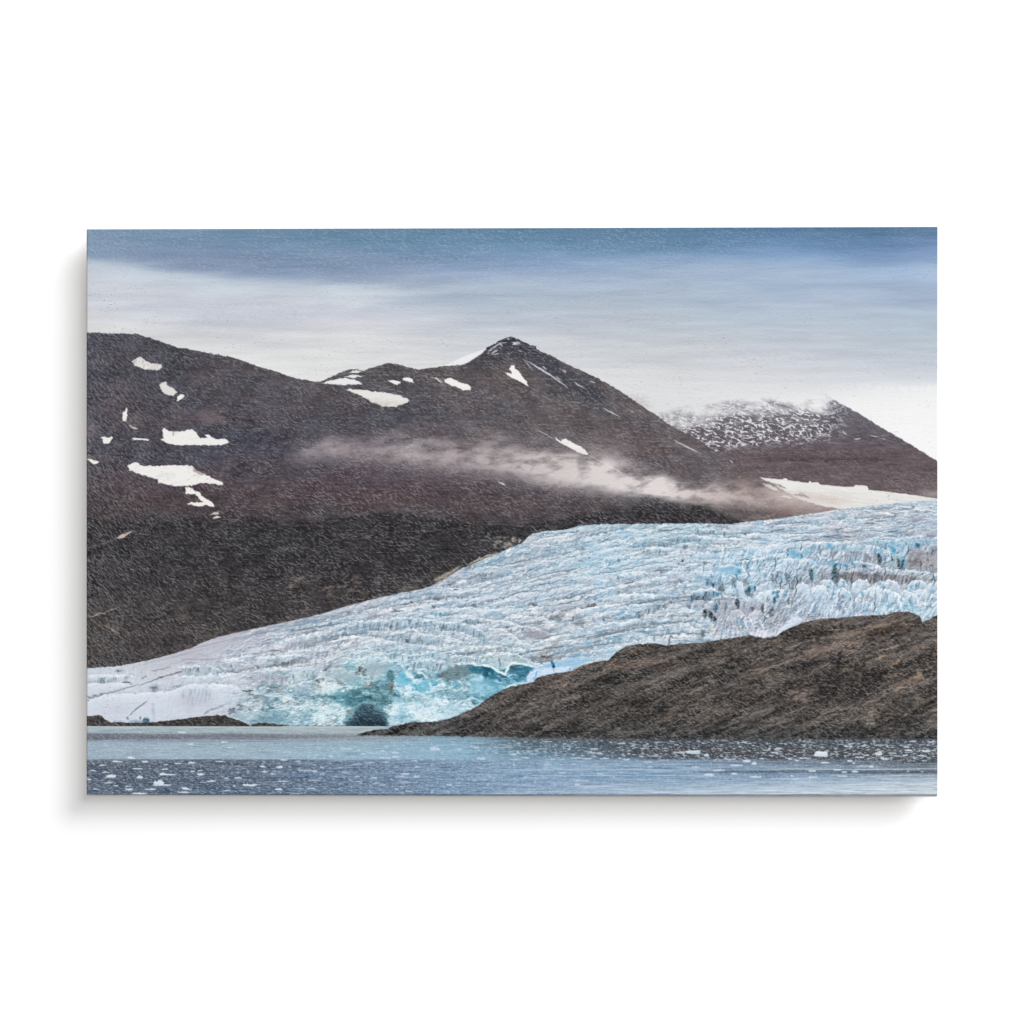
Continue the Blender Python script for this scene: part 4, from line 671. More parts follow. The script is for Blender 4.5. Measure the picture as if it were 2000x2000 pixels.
# ice fall
poly(zG([(1230, 660), (1450, 625), (1620, 640), (1650, 700), (1560, 745), (1470, 720), (1300, 700)]), (142, 194, 226), .8, 3, 2.5, clip=GM)
crest(zG([(1220, 640), (1400, 620), (1560, 600), (1680, 620), (1760, 720)]), 4, 5, aa=.3)
CBK = (46, 66, 76); CBL = (44, 150, 196); CTE = (40, 104, 130)
for p, w_, c, a in [([(1590, 600), (1655, 612)], 4.5, (70, 158, 204), .9), ([(1652, 660), (1640, 740)], 5, (50, 150, 204), .9), ([(1600, 720), (1620, 810)], 3.4, (70, 140, 170), .85), ([(1550, 760), (1572, 800)], 3.4, (66, 130, 160), .85), ([(1770, 740), (1795, 775)], 5, (44, 140, 180), .9), ([(1210, 800), (1222, 890)], 4, (60, 120, 150), .9), ([(1250, 800), (1260, 870)], 3.4, (70, 140, 180), .8), ([(1290, 850), (1302, 910)], 3.4, (56, 100, 124), .9), ([(1330, 850), (1335, 900)], 2.6, (80, 120, 140), .8), ([(1380, 900), (1430, 950)], 8, (74, 86, 90), .9), ([(1370, 800), (1390, 840)], 4, (70, 170, 220), .8), ([(1390, 730), (1410, 880)], 4, (120, 150, 166), .8), ([(1590, 880), (1600, 925)], 5, (30, 146, 198), .95), ([(1615, 940), (1640, 1020)], 4, (60, 78, 84), .9), ([(1820, 900), (1830, 945)], 7, (70, 164, 214), .9), ([(1735, 950), (1760, 1020)], 6, (58, 104, 120), .85), ([(1780, 900), (1780, 980)], 4, (50, 100, 116), .85), ([(1860, 900), (1870, 970)], 3, (60, 84, 90), .85), ([(1762, 580), (1762, 665)], 3.4, (54, 112, 146), .9), ([(1806, 520), (1808, 570)], 3, (54, 140, 184), .9), ([(1520, 830), (1600, 850)], 9, (124, 116, 118), .8), ([(1720, 820), (1780, 860)], 9, (130, 124, 128), .7), ([(1700, 940), (1650, 1010)], 6, (140, 140, 148), .7), ([(1790, 1000), (1830, 1010)], 8, (110, 104, 106), .8), ([(1510, 960), (1520, 1000)], 5, (110, 196, 216), .8), ([(1260, 740), (1310, 780)], 3, (90, 120, 140), .7)]:
    line(zG(p), w_ * 1.3, c, a, 1.1, clip=GM)
poly(zG([(1610, 830), (1650, 810), (1690, 850), (1720, 930), (1690, 1000), (1640, 990), (1610, 910)]), (196, 220, 236), .85, 1.6, 1.2, clip=GM); line(zG([(1610, 830), (1650, 812), (1690, 850), (1715, 920)]), 2, (240, 246, 250), .9, .8, clip=GM)
poly(zG([(1460, 920), (1540, 930), (1600, 1010), (1500, 1000), (1450, 980)]), (206, 232, 240), .8, 2, 1.5, clip=GM)
face(zH([(930, 290), (1100, 220), (1280, 195), (1370, 240), (1400, 270)]), 20, (142, 182, 210), .85, (88, 96, 106), .75)
crest(zH([(920, 292), (1100, 218), (1280, 190), (1360, 230), (1410, 280)]), 5, 5, aa=.35)
line(zH([(1340, 270), (1400, 280)]), 7, (56, 150, 192), .9, 1, clip=GM); line(zH([(1330, 240), (1345, 310)]), 3.4, (60, 130, 160), .8, clip=GM); line(zH([(1010, 300), (1060, 300)]), 5, (84, 150, 186), .8, 1, clip=GM); line(zH([(1060, 320), (1090, 345)]), 6, (84, 86, 92), .85, 1, clip=GM); line(zH([(800, 340), (830, 345)]), 5, (84, 140, 170), .8, clip=GM); line(zH([(715, 360), (740, 410)]), 5, (96, 112, 124), .8, clip=GM)
poly(zH([(1330, 390), (1500, 340), (1760, 380), (1930, 400), (1930, 470), (1820, 520), (1700, 560), (1480, 600), (1400, 700), (1320, 640), (1200, 560), (1200, 470)]), (168, 168, 182), .6, 5, 3.5, clip=GM)
crest(zH([(1160, 440), (1240, 380), (1330, 320), (1430, 275), (1600, 310), (1830, 315)]), 6, 12, aa=.5)
crest(zH([(340, 562), (500, 540), (600, 480), (750, 420), (850, 420), (950, 460), (1050, 505)]), 5, 12, aa=.5); crest(zH([(0, 672), (150, 632), (300, 602), (350, 560)]), 6, 11, aa=.5)
face(zH([(370, 440), (500, 400), (650, 380)]), 17, (168, 188, 200), .85, (90, 104, 112), .9)
for hp, up in [([(1470, 620), (1540, 520), (1620, 482), (1700, 520), (1750, 610)], 6), ([(1055, 700), (1130, 602), (1220, 602), (1300, 680), (1340, 800), (1395, 890)], 6), ([(1760, 560), (1830, 510), (1930, 500)], 6), ([(880, 660), (960, 670), (1040, 740), (1120, 740)], 5), ([(500, 730), (590, 680), (640, 770)], 4), ([(820, 850), (860, 800), (960, 810)], 5), ([(60, 830), (200, 790), (400, 800), (480, 880)], 4)]:
    crest(zH(hp), up, 16, aa=.5, ab=.6)
for p, w_, c, a in [([(1190, 480), (1192, 590)], 5.5, CBK, .9), ([(1250, 500), (1275, 620)], 5, CBK, .85), ([(1335, 410), (1330, 520)], 5.5, CTE, .9), ([(1310, 580), (1325, 640)], 4, CBK, .85), ([(1620, 335), (1626, 470)], 4.5, (44, 72, 84), .9), ([(1470, 430), (1475, 500)], 4, (110, 112, 124), .8), ([(1840, 460), (1820, 500)], 6, (96, 98, 106), .8), ([(690, 980), (710, 900), (745, 850)], 3, (80, 86, 96), .9), ([(1150, 780), (1165, 860)], 5, (74, 104, 118), .85), ([(1080, 800), (1150, 890)], 6, (130, 146, 156), .7), ([(490, 850), (520, 920)], 4, (104, 134, 148), .8), ([(370, 790), (380, 820)], 5, (120, 170, 186), .7), ([(680, 740), (690, 800)], 5, (120, 168, 190), .7), ([(620, 700), (640, 780)], 3, (130, 150, 164), .7), ([(270, 540), (340, 570)], 11, (112, 106, 104), .75), ([(80, 580), (110, 590)], 5, (116, 128, 138), .7), ([(440, 680), (550, 680)], 7, (124, 128, 134), .75), ([(380, 480), (360, 550)], 3, (100, 104, 110), .8), ([(640, 400), (630, 460)], 5, (74, 90, 98), .85), ([(570, 420), (575, 490)], 3, (110, 130, 142), .8), ([(540, 430), (540, 480)], 3, (130, 150, 160), .8), ([(1640, 620), (1700, 690), (1760, 690)], 5, (130, 176, 196), .7), ([(1590, 620), (1590, 680)], 5, (120, 126, 138), .7), ([(700, 590), (760, 620)], 6, (140, 136, 140), .7), ([(780, 660), (830, 660)], 8, (150, 140, 138), .6), ([(950, 570), (960, 600)], 5, (90, 100, 108), .8), ([(1010, 560), (1040, 530)], 7, (150, 140, 140), .7), ([(210, 700), (280, 690)], 4, (140, 146, 156), .7), ([(220, 750), (240, 740)], 4, (120, 128, 140), .7), ([(1700, 340), (1680, 350)], 4, (120, 150, 190), .8), ([(1600, 800), (1690, 800)], 8, (206, 202, 200), .6), ([(1300, 700), (1310, 800), (1370, 880)], 5, (222, 216, 208), .8)]:
    line(zH(p), w_ * 1.3, c, a, 1.5, clip=GM)
for i in range(70):
    r = np.random.RandomState(760 + i); cx = 1340 + r.rand() * 600; cy = 560 + r.rand() * 260; L = 40 + r.rand() * 90; k = (cx - 1600) / 400
    line(zH([(cx, cy), (cx + L * k * .8, cy + L)]), 1 + r.rand() * 2.6, [(120, 134, 148), (228, 234, 240), (150, 160, 176), (236, 240, 246)][r.randint(4)], .3 + .35 * r.rand(), 1.4, clip=GM)
# upper right
face(zI([(0, 620), (300, 560), (450, 545)]), 10, (174, 204, 222), .8); crest(zI([(0, 605), (200, 580), (300, 548), (470, 530)]), 4, 4, aa=.3)
I1 = [(480, 500), (600, 500), (700, 440), (780, 420), (850, 425), (950, 430), (1050, 420), (1150, 420), (1300, 380), (1500, 390), (1700, 370), (1895, 380)]
face(zI(I1), 20, (156, 200, 226), .7, (110, 130, 144), .4); crest(zI(I1), 5, 5, aa=.3)
I2 = [(1000, 470), (1150, 448), (1300, 458), (1430, 505)]
crest(zI(I2), 5, 8, aa=.45); face(zI([(960, 500), (1150, 490), (1340, 540)]), 24, (178, 186, 200), .7, (120, 126, 138), .6)
poly(zI([(1570, 610), (1625, 500), (1720, 485), (1840, 540), (1895, 580), (1895, 715), (1750, 700), (1600, 680)]), (166, 163, 170), .75, 3, 2.5, clip=GM)
blob(*zI([(1680, 610)])[0], 12, 7, (120, 113, 113), .75, 4, .8, clip=GM); blob(*zI([(1870, 520)])[0], 8, 8, (140, 140, 140), .7, 3, .8, clip=GM); blob(*zI([(1700, 540)])[0], 16, 4, (140, 142, 152), .6, 4, .8, clip=GM)
for p, w_, c, a in [([(1445, 470), (1482, 522)], 6, (22, 138, 182), .95), ([(1690, 440), (1710, 490)], 6, (40, 108, 138), .9), ([(1712, 378), (1704, 405)], 4, (90, 150, 190), .85), ([(1572, 570), (1550, 688)], 7.5, (44, 140, 182), .85), ([(1566, 600), (1552, 680)], 3, (28, 90, 112), .8), ([(1336, 535), (1345, 645)], 4.5, (40, 50, 56), .9), ([(1512, 580), (1532, 680)], 5, (74, 80, 84), .85), ([(1240, 560), (1260, 600)], 4, (110, 116, 126), .7), ([(1290, 520), (1330, 620)], 7, (150, 154, 162), .7), ([(1732, 600), (1732, 705)], 1.8, (90, 88, 92), .8), ([(1820, 640), (1822, 700)], 2.6, (110, 130, 150), .8), ([(1780, 650), (1780, 700)], 1.8, (140, 140, 150), .8), ([(1840, 620), (1850, 700)], 1.8, (140, 136, 140), .8), ([(605, 540), (604, 578)], 4, (36, 136, 186), .95), ([(500, 545), (590, 540)], 11, (126, 190, 226), .9), ([(480, 490), (482, 520)], 3, (120, 130, 140), .8), ([(640, 470), (660, 560)], 5, (140, 190, 214), .7), ([(770, 470), (790, 560)], 4, (120, 130, 138), .8), ([(860, 440), (900, 490)], 5, (100, 176, 220), .8), ([(830, 615), (900, 635), (1000, 640)], 5, (104, 176, 218), .85), ([(700, 590), (760, 650)], 5, (130, 186, 214), .8), ([(1080, 605), (1102, 652)], 5, (28, 142, 188), .95), ([(1010, 648), (1042, 668)], 5, (44, 148, 190), .9), ([(1120, 640), (1260, 650)], 8, (130, 164, 194), .7), ([(1180, 650), (1220, 660)], 4, (84, 92, 100), .8), ([(700, 680), (705, 795)], 5, (48, 76, 88), .9), ([(720, 690), (740, 780)], 6, (130, 190, 214), .7), ([(920, 650), (915, 760), (938, 810)], 8, (38, 74, 84), .9), ([(950, 720), (946, 800)], 4, (44, 84, 96), .85), ([(328, 715), (330, 795)], 3.4, (100, 116, 126), .85), ([(378, 705), (372, 765)], 5, (104, 112, 118), .85), ([(460, 715), (462, 800)], 4, (92, 112, 122), .85), ([(495, 715), (485, 800)], 6, (90, 104, 112), .8), ([(530, 780), (520, 870)], 5, (110, 114, 120), .8), ([(560, 740), (566, 800)], 3, (130, 150, 164), .7), ([(1080, 700), (1080, 865)], 2, (92, 94, 102), .85), ([(630, 680), (650, 690)], 5, (80, 160, 206), .8), ([(860, 560), (960, 490)], 5, (176, 180, 188), .7), ([(900, 560), (940, 510)], 5, (132, 134, 138), .8), ([(1320, 420), (1330, 445)], 3, (100, 130, 150), .8), ([(1150, 430), (1200, 440)], 6, (150, 170, 176), .8), ([(1350, 480), (1370, 490)], 5, (120, 124, 134), .8), ([(1590, 430), (1600, 460)], 3, (130, 132, 140), .8), ([(1440, 600), (1430, 640)], 3, (140, 150, 166), .7)]:
    line(zI(p), w_ * 1.3, c, a, 1.0, clip=GM)
crest(zI([(390, 592), (500, 580), (700, 590), (770, 645)]), 5, 7, aa=.4); crest(zI([(0, 640), (40, 640), (90, 720), (130, 760)]), 4, 6, aa=.3); crest(zI([(0, 480), (200, 470), (420, 430)]), 4, 6, aa=.25)
I4 = [(1070, 602), (1200, 612), (1330, 652), (1480, 692), (1650, 690), (1895, 722)]
face(zI([(900, 690), (1080, 690), (1250, 700), (1450, 715), (1700, 730)]), 21, (152, 149, 157), .9, (100, 96, 98), .8); crest(zI(I4), 5, 7, aa=.55)
crest(zI([(740, 690), (800, 640), (880, 660)]), 4, 5, aa=.3); face(zI([(740, 700), (820, 670), (890, 690)]), 22, (168, 166, 174), .8)
for cx, cy in [(1040, 735), (1200, 745), (1300, 735), (1330, 750), (1420, 745), (980, 745), (1150, 730)]:
    blob(*zI([(cx, cy)])[0], 6, 3.4, (104, 98, 100), .7, 3, .8, clip=GM)
# front row of seracs
for hp in [[(545, 835), (620, 800), (660, 830), (685, 875)], [(755, 835), (800, 785), (880, 785), (935, 845)], [(955, 805), (980, 775), (1010, 780), (1045, 835)], [(1075, 835), (1130, 780), (1220, 780), (1258, 835)], [(1275, 835), (1350, 790), (1400, 800), (1440, 780), (1500, 800), (1535, 845)], [(1595, 855), (1650, 790), (1750, 785), (1795, 835)], [(1795, 845), (1840, 790), (1895, 800)], [(170, 870), (240, 810), (310, 800), (410, 840)], [(0, 795), (30, 790), (70, 880)]]:
    p = zI(hp); poly(p + [(p[-1][0] + 4, p[-1][1] + 22), (p[0][0] - 6, p[0][1] + 22)], (196, 214, 230), .8, 2.5, 2, clip=GM)
    crest(p, 8, 9, ca=(110, 112, 122), aa=.6, fw=3)
for hp in [[(685, 860), (760, 830), (830, 850), (875, 940)], [(925, 890), (990, 850), (1060, 900), (1105, 970)], [(1095, 985), (1170, 900), (1230, 860), (1330, 850), (1450, 880), (1520, 920), (1600, 970)], [(170, 940), (250, 882), (500, 868)], [(1640, 900), (1700, 870), (1800, 880)], [(1780, 990), (1830, 920), (1895, 880)], [(1540, 900), (1600, 880), (1680, 920)]]:
    crest(zI(hp), 7, 14, aa=.5, fw=4)
for i in range(170):
    r = np.random.RandomState(880 + i); cx = 480 + r.rand() * 1400; cy = 880 + r.rand() * 220; L = 25 + r.rand() * 80
    k = -np.interp(cx, [480, 700, 900, 1150, 1300, 1420, 1600, 1900], [.75, .75, .45, .4, .15, .1, -.3, .7])
    line(zI([(cx, cy), (cx + L * k * .5, cy + L * .55), (cx + L * k, cy + L)]), .9 + r.rand() * 2.4, [(120, 136, 156), (238, 244, 250), (140, 160, 182), (244, 247, 251), (150, 196, 220)][r.randint(5)], .3 + .4 * r.rand(), 1.1, clip=GM)
for p, w_, c, a in [([(378, 888), (372, 960)], 5, (36, 122, 156), .9), ([(352, 950), (348, 1010)], 4, (50, 100, 116), .85), ([(345, 890), (345, 920)], 4, (40, 130, 160), .85), ([(480, 880), (455, 905), (440, 955)], 5.5, (44, 124, 158), .9), ([(240, 1020), (236, 1090)], 4, (84, 94, 100), .85), ([(150, 1040), (140, 1070)], 4, (110, 110, 116), .8), ([(330, 1050), (315, 1130)], 6, (84, 88, 92), .8), ([(260, 1130), (258, 1190)], 4, (90, 100, 106), .8), ([(905, 905), (898, 935)], 4.5, (56, 150, 180), .9), ([(900, 940), (890, 980)], 3, (110, 130, 150), .8), ([(958, 900), (958, 980)], 2.4, (110, 130, 150), .85), ([(1185, 905), (1182, 945)], 4, (70, 150, 184), .9), ([(1416, 905), (1418, 985), (1430, 1010)], 3, (80, 154, 190), .9), ([(1650, 830), (1636, 870)], 4, (90, 168, 208), .9), ([(1695, 825), (1676, 880)], 4, (80, 150, 196), .9), ([(1820, 900), (1870, 890)], 4, (130, 180, 214), .8), ([(1110, 970), (1095, 1060)], 4, (110, 134, 160), .8), ([(970, 1020), (962, 1080)], 5, (110, 124, 146), .8), ([(1005, 1060), (1000, 1110)], 4, (120, 126, 146), .8), ([(1620, 950), (1640, 1020)], 3, (130, 160, 184), .8), ([(1330, 800), (1350, 830)], 5, (120, 168, 204), .8), ([(884, 800), (882, 830)], 3, (80, 160, 206), .85), ([(865, 840), (868, 860)], 5, (96, 126, 126), .8), ([(1005, 800), (1012, 825)], 3, (60, 150, 196), .85), ([(935, 830), (940, 850)], 6, (80, 176, 206), .9), ([(1020, 920), (1080, 930)], 4, (150, 200, 222), .8), ([(690, 1110), (660, 1140)], 3, (130, 120, 124), .7), ([(320, 810), (350, 850), (400, 845)], 5, (150, 180, 200), .8), ([(1240, 900), (1245, 950)], 2, (140, 160, 180), .7), ([(1300, 900), (1302, 980)], 2, (130, 150, 172), .7), ([(1830, 1010), (1780, 1060)], 3, (130, 170, 196), .8)]:
    line(zI(p), w_ * 1.3, c, a, .9, clip=GM)
for _ in range(130):
    cx = 1370 + rg_.rand() * 460; cy = 1062 + rg_.rand() * 118; L = 4 + rg_.rand() ** 2 * 20
    line([(cx, cy), (cx + rg_.randn() * 1.5, cy + L * .5), (cx - L * .15, cy + L)], .9 + rg_.rand() * 2, [(70, 128, 160), (96, 108, 118), (120, 172, 204), (78, 88, 96), (236, 243, 249)][rg_.randint(5)], .4 + .5 * rg_.rand(), .9, clip=GM)
poly(zI([(360, 1310), (440, 1210), (500, 1150), (560, 1110), (640, 1160), (560, 1210), (480, 1260)]), (214, 224, 238), .8, 3, 2, clip=GM)
poly(zI([(170, 1330), (120, 1290), (220, 1260), (330, 1270), (380, 1300), (300, 1320), (240, 1335)]), (222, 224, 234), .75, 3, 2, clip=GM)
# upper field long grey crevasse lines
for i in range(90):
    r = np.random.RandomState(990 + i); cx = 1500 + r.rand() * 330; cy = 985 + r.rand() * 70; L = 10 + r.rand() * 40
    if cy < np.interp(cx, *np.array(GTOP[-14:]).T) + 6: continue
    line([(cx, cy), (cx + L * .5, cy - L * .06), (cx + L, cy - L * .10 + r.randn() * 1.5)], .8 + r.rand() * 1.6, [(128, 132, 148), (226, 230, 238), (150, 152, 166), (100, 106, 122)][r.randint(4)], .35 + .4 * r.rand(), .9, clip=GM)

ice_detail(.22)
g = IMG[SG]; lowp = sample(fld, x, y)
dl = (g - lowp).mean(-1, keepdims=True)
IMG[SG] = np.clip(g + dl * .34 * al[..., None], 20, 251)
cave()
# ---------------------------------------------------------------- dark moraine at the ice foot
MOR = [(160, 1399), (175, 1398), (190, 1397), (198, 1398), (206, 1405), (215, 1410), (240, 1411), (280, 1411.5), (300, 1410), (330, 1407), (370, 1402), (400, 1398.5), (425, 1396.5), (438, 1397), (448, 1401), (470, 1408), (485, 1415), (490, 1418), (494, 1414), (506, 1411.5), (530, 1413), (550, 1415), (566, 1418), (600, 1417.3), (680, 1417.4)]
ym = curve(MOR + [(690, 1419), (1840, 1419)])
mm = sst(-.8, .8, Y - ym + WY * 1.5) * (Y < SHORE) * (X < 690)
mc = np.array((50, 47, 47), F) + (fbm(X / 9, Y / 4, 3, 311) * 18)[..., None]
mc += (np.array((92, 84, 80), F) - mc) * (sst(.1, .6, fbm(X / 20, Y / 6, 3, 316)) * .5)[..., None]
IMG += (mc - IMG) * mm[..., None]

# ---------------------------------------------------------------- water
SW = np.s_[int((1414 - 446) / 1110 * GH):, :]
x, y = X[SW], Y[SW]
wxs = [169, 450, 700, 900, 1050, 1300, 1550, 1831]
wys = [1418, 1431, 1434, 1443, 1447, 1470, 1482, 1486, 1500, 1508, 1520, 1532, 1544, 1556]
wr = [
 [(176,192,200),(178,194,202),(182,200,206),(150,180,198),(110,120,130),(60,60,66),(56,56,60),(56,56,60)],
 [(166,182,194),(166,184,194),(170,188,196),(140,172,192),(90,100,110),(56,56,62),(52,52,56),(52,52,56)],
 [(112,118,132),(132,140,152),(150,158,166),(126,154,172),(84,94,104),(54,54,60),(52,52,56),(52,52,56)],
 [(104,110,124),(124,132,146),(146,158,168),(136,172,194),(84,94,104),(58,62,70),(58,62,68),(60,64,70)],
 [(160,180,198),(158,180,196),(152,180,198),(136,176,200),(80,96,108),(66,72,80),(70,76,84),(74,80,88)],
 [(164,184,202),(164,188,204),(156,188,208),(142,184,210),(92,122,142),(64,66,72),(66,68,74),(72,76,82)],
 [(160,180,200),(160,184,204),(152,184,208),(144,182,210),(124,160,186),(78,88,98),(66,70,78),(64,66,72)],
 [(84,96,114),(92,104,124),(112,134,162),(126,156,186),(138,168,198),(138,164,192),(110,126,146),(64,68,76)],
 [(78,90,108),(84,96,116),(106,126,154),(122,152,184),(140,168,200),(142,170,198),(136,158,184),(126,140,158)],
 [(78,90,110),(88,102,126),(108,132,162),(124,156,188),(138,170,204),(136,168,200),(120,148,178),(86,94,106)],
 [(76,88,108),(84,98,122),(104,124,152),(124,154,186),(136,166,202),(136,166,200),(148,172,202),(182,198,220)],
 [(76,90,110),(82,98,122),(106,128,158),(122,152,184),(142,170,204),(156,182,210),(182,200,222),(214,223,236)],
 [(80,96,116),(84,102,126),(108,130,160),(124,152,186),(152,178,208),(188,206,228),(206,219,234),(220,228,239)],
 [(88,106,128),(88,106,130),(108,130,160),(122,150,184),(156,182,214),(182,204,230),(206,220,238),(218,228,240)]]
Yk = Y; Xk = X; X, Y = x + fbm(x / 90, y / 5, 3, 321) * 60, y + fbm(x / 120, y / 9, 2, 326) * 1.2
wc = table(wxs, wys, wr); X, Y = Xk, Yk
st = fbm(x / 70, y / 2.2, 4, 331); st2 = fbm(x / 22, y / 1.8, 3, 336)
far = sst(1484, 1492, y)
wc = wc * np.where(far[..., None] > .5, np.array((.93, .94, .925), F), np.array((.975, .970, .962), F))
wc += (st * (15 + 26 * far) + st2 * 11)[..., None] * np.array((1, 1, .95), F)
lt = sst(.15, .7, fbm(x / 180, y / 2.6, 3, 341)) * far * sst(650, 1100, x)
wc += (np.array((206, 218, 234), F) - wc) * (lt * .55)[..., None]
dkb = sst(.2, .7, fbm(x / 200, y / 3, 3, 346)) * far * sst(1150, 1350, x) * (1 - sst(1515, 1530, y))
wc += (np.array((84, 100, 122), F) - wc) * (dkb * .6)[..., None]
# speckle of brash ice in the rock's reflection
bx = fbm(x / 9, y / 2.6, 3, 351); bxs = fbm(x / 40, y / 12, 2, 356)
refl = sst(880, 1010, x + (1470 - y) * 1.5) * sst(1440, 1449, y) * (1 - sst(1480, 1488, y + fbm(x / 60, y * 0, 2, 358) * 4))
bi = sst(.18, .50, bx + bxs * .35 + (x - 1400) / 5000.) * refl
wc += (np.array((196, 210, 222), F) - wc) * (bi * .8)[..., None]
b2 = sst(.26, .50, fbm(x / 10, y / 2.5, 3, 361) + .12 * far - .07 * far * sst(600, 300, x)) * (1 - sst(1000, 1200, x) * .5) * sst(1446, 1452, y)
wc += (np.array((196, 210, 226), F) - wc) * (b2 * .5)[..., None]
b3 = sst(.30, .6, fbm(x / 6, y / 1.9, 2, 364) + .2 * fbm(x / 60, y / 6, 2, 366)) * sst(1420, 1426, y) * (1 - .6 * refl)
wc += (np.array((214, 225, 236), F) - wc) * (b3 * .38)[..., None]
b4 = sst(.25, .6, fbm(x / 60, y / 1.7, 3, 368)) * (1 - refl)
wc += (np.array((86, 104, 124), F) - wc) * (b4 * .3)[..., None]
al = (y > SHORE).astype(F)
IMG[SW] += (wc - IMG[SW]) * al[..., None]
line([(169, 1419.6), (420, 1419.6), (700, 1419.6), (750, 1419.8)], 2.6, (196, 206, 212), .6, .2, False)
for p, w_, c, a in [([(169, 1437), (330, 1438.5), (520, 1438.5), (700, 1438)], 7, (108, 112, 124), .6), ([(170, 1448), (560, 1448.4), (700, 1447)], 1.8, (116, 126, 142), .6), ([(169, 1483.2), (420, 1484), (640, 1485)], 1.8, (66, 76, 92), .6), ([(480, 1514), (620, 1512), (900, 1516)], 4, (120, 148, 184), .5), ([(480, 1519), (600, 1520)], 3, (70, 82, 100), .6), ([(1365, 1508), (1500, 1507), (1831, 1508)], 6, (76, 86, 98), .55), ([(1500, 1502), (1700, 1503), (1831, 1501.5)], 1.6, (214, 224, 234), .8), ([(1700, 1515.5), (1831, 1515)], 1.6, (216, 226, 236), .8), ([(965, 1503.5), (1250, 1503), (1365, 1504)], 3, (186, 204, 226), .6), ([(1360, 1539), (1500, 1538), (1831, 1537)], 3, (180, 198, 226), .4)]:
    line(p, w_, c, a, .5)


def floe(cx, cy, w_, h_, c=(226, 234, 242), a=.95):
    r = np.random.RandomState(int(cx * 7 + cy * 13) % 99991)
    n = 5 + int(w_ / 6)
    top = [(cx - w_ / 2 + w_ * i / n, cy - h_ * (.15 + .55 * r.rand()) * np.sin(np.pi * min(max(i / n, .12), .88)) ** .5) for i in range(n + 1)]
    poly(top + [(cx + w_ / 2, cy + h_ * .25), (cx + w_ * .2, cy + h_ * .4), (cx - w_ * .25, cy + h_ * .38), (cx - w_ / 2, cy + h_ * .2)], c, a, .8, .5)
    line([(cx - w_ * .4, cy + h_ * .42), (cx + w_ * .4, cy + h_ * .42)], max(1.2, h_ * .25), (150, 172, 200), .5, .5)


for (cx, cy, w_, h_) in [(1010,385,60,18),(500,440,90,15),(310,372,90,18),(250,510,90,40),(520,522,60,26),(800,497,130,16),(735,493,60,28),(1095,495,60,25),(1195,557,85,18),(1450,528,70,15),(1560,595,130,24),(700,575,100,46),(730,595,170,18),(420,635,70,20),(620,635,110,18),(930,662,110,16),(945,625,50,30),(970,633,90,14),(520,675,140,20),(1840,425,60,22),(1680,420,50,16),(1880,358,70,14),(440,340,70,24),(570,375,60,18),(880,392,60,14),(765,400,50,10),(760,445,60,14),(40,540,40,18),(200,475,60,12),(80,458,60,14),(165,410,50,14),(225,575,80,12),(295,602,50,14),(1320,190,60,16),(920,97,90,14),(1000,210,50,14),(1370,245,60,10),(1275,373,80,10),(1700,470,60,12),(1780,492,50,14),(1830,635,70,20),(1340,530,40,14),(1020,465,40,18),(1090,460,50,10),(1340,648,70,10),(1120,570,60,8),(1870,560,110,12),(1410,605,30,12),(410,605,60,10),(110,633,60,10)]:
    floe(165 + cx / 4.83, 1410 + cy / 4.83, w_ / 4.83, h_ / 4.83)
for (cx, cy, w_, h_) in [(1375,255,95,46),(905,340,110,20),(1000,290,60,26),(1005,330,70,22),(170,460,170,14),(800,525,60,22),(1090,490,80,26),(1050,518,120,12),(1200,515,60,22),(1810,345,80,26),(1180,365,50,14),(640,515,50,16),(540,255,120,18),(1510,592,50,22),(660,268,30,18),(695,302,40,18),(760,294,50,10),(880,275,40,18),(1605,258,50,16),(1720,230,30,16),(1765,245,50,18),(1780,270,60,8),(85,372,50,14),(250,315,40,14),(395,325,40,16),(305,430,40,14),(245,470,50,16),(310,490,50,12),(240,550,120,12),(880,595,60,14),(640,562,90,10),(820,575,60,10),(95,628,90,8),(200,628,80,14),(640,400,90,10),(1210,425,60,12),(1010,632,40,12),(1130,655,70,12),(1830,440,70,8),(530,480,80,12),(760,385,80,10),(910,380,80,10),(1080,565,70,8),(50,680,100,10)]:
    floe(565 + cx / 4.83, 1410 + cy / 4.83, w_ / 4.83, h_ / 4.83, (206, 220, 238), .8)
for (cx, cy, w_, h_) in [(180,305,70,18),(330,275,60,14),(500,185,100,10),(770,185,50,10),(1200,202,70,16),(940,255,80,18),(1000,300,60,16),(920,290,60,18),(780,340,120,14),(880,345,80,18),(1040,345,90,18),(1250,355,60,20),(940,325,50,12),(1500,320,120,12),(1390,325,50,16),(1220,315,30,14),(1770,290,80,16),(550,352,50,14),(640,355,60,10),(190,405,30,14),(500,400,60,12),(750,398,40,14),(960,400,60,12),(1470,425,60,14),(1450,380,90,14),(1000,492,60,14),(300,520,50,14),(790,590,50,30),(150,240,60,10),(60,240,130,8),(300,340,80,14),(210,355,100,12),(1900,425,70,16),(450,255,120,8),(1130,520,20,16),(640,480,80,18),(1600,360,90,10),(1300,200,60,10),(1540,190,60,10),(1680,185,50,10),(1420,250,90,10),(1620,250,60,8),(820,555,150,14)]:
    floe(965 + cx / 4.83, 1410 + cy / 4.83, w_ / 4.83, h_ / 4.83, (204, 218, 230), .85)
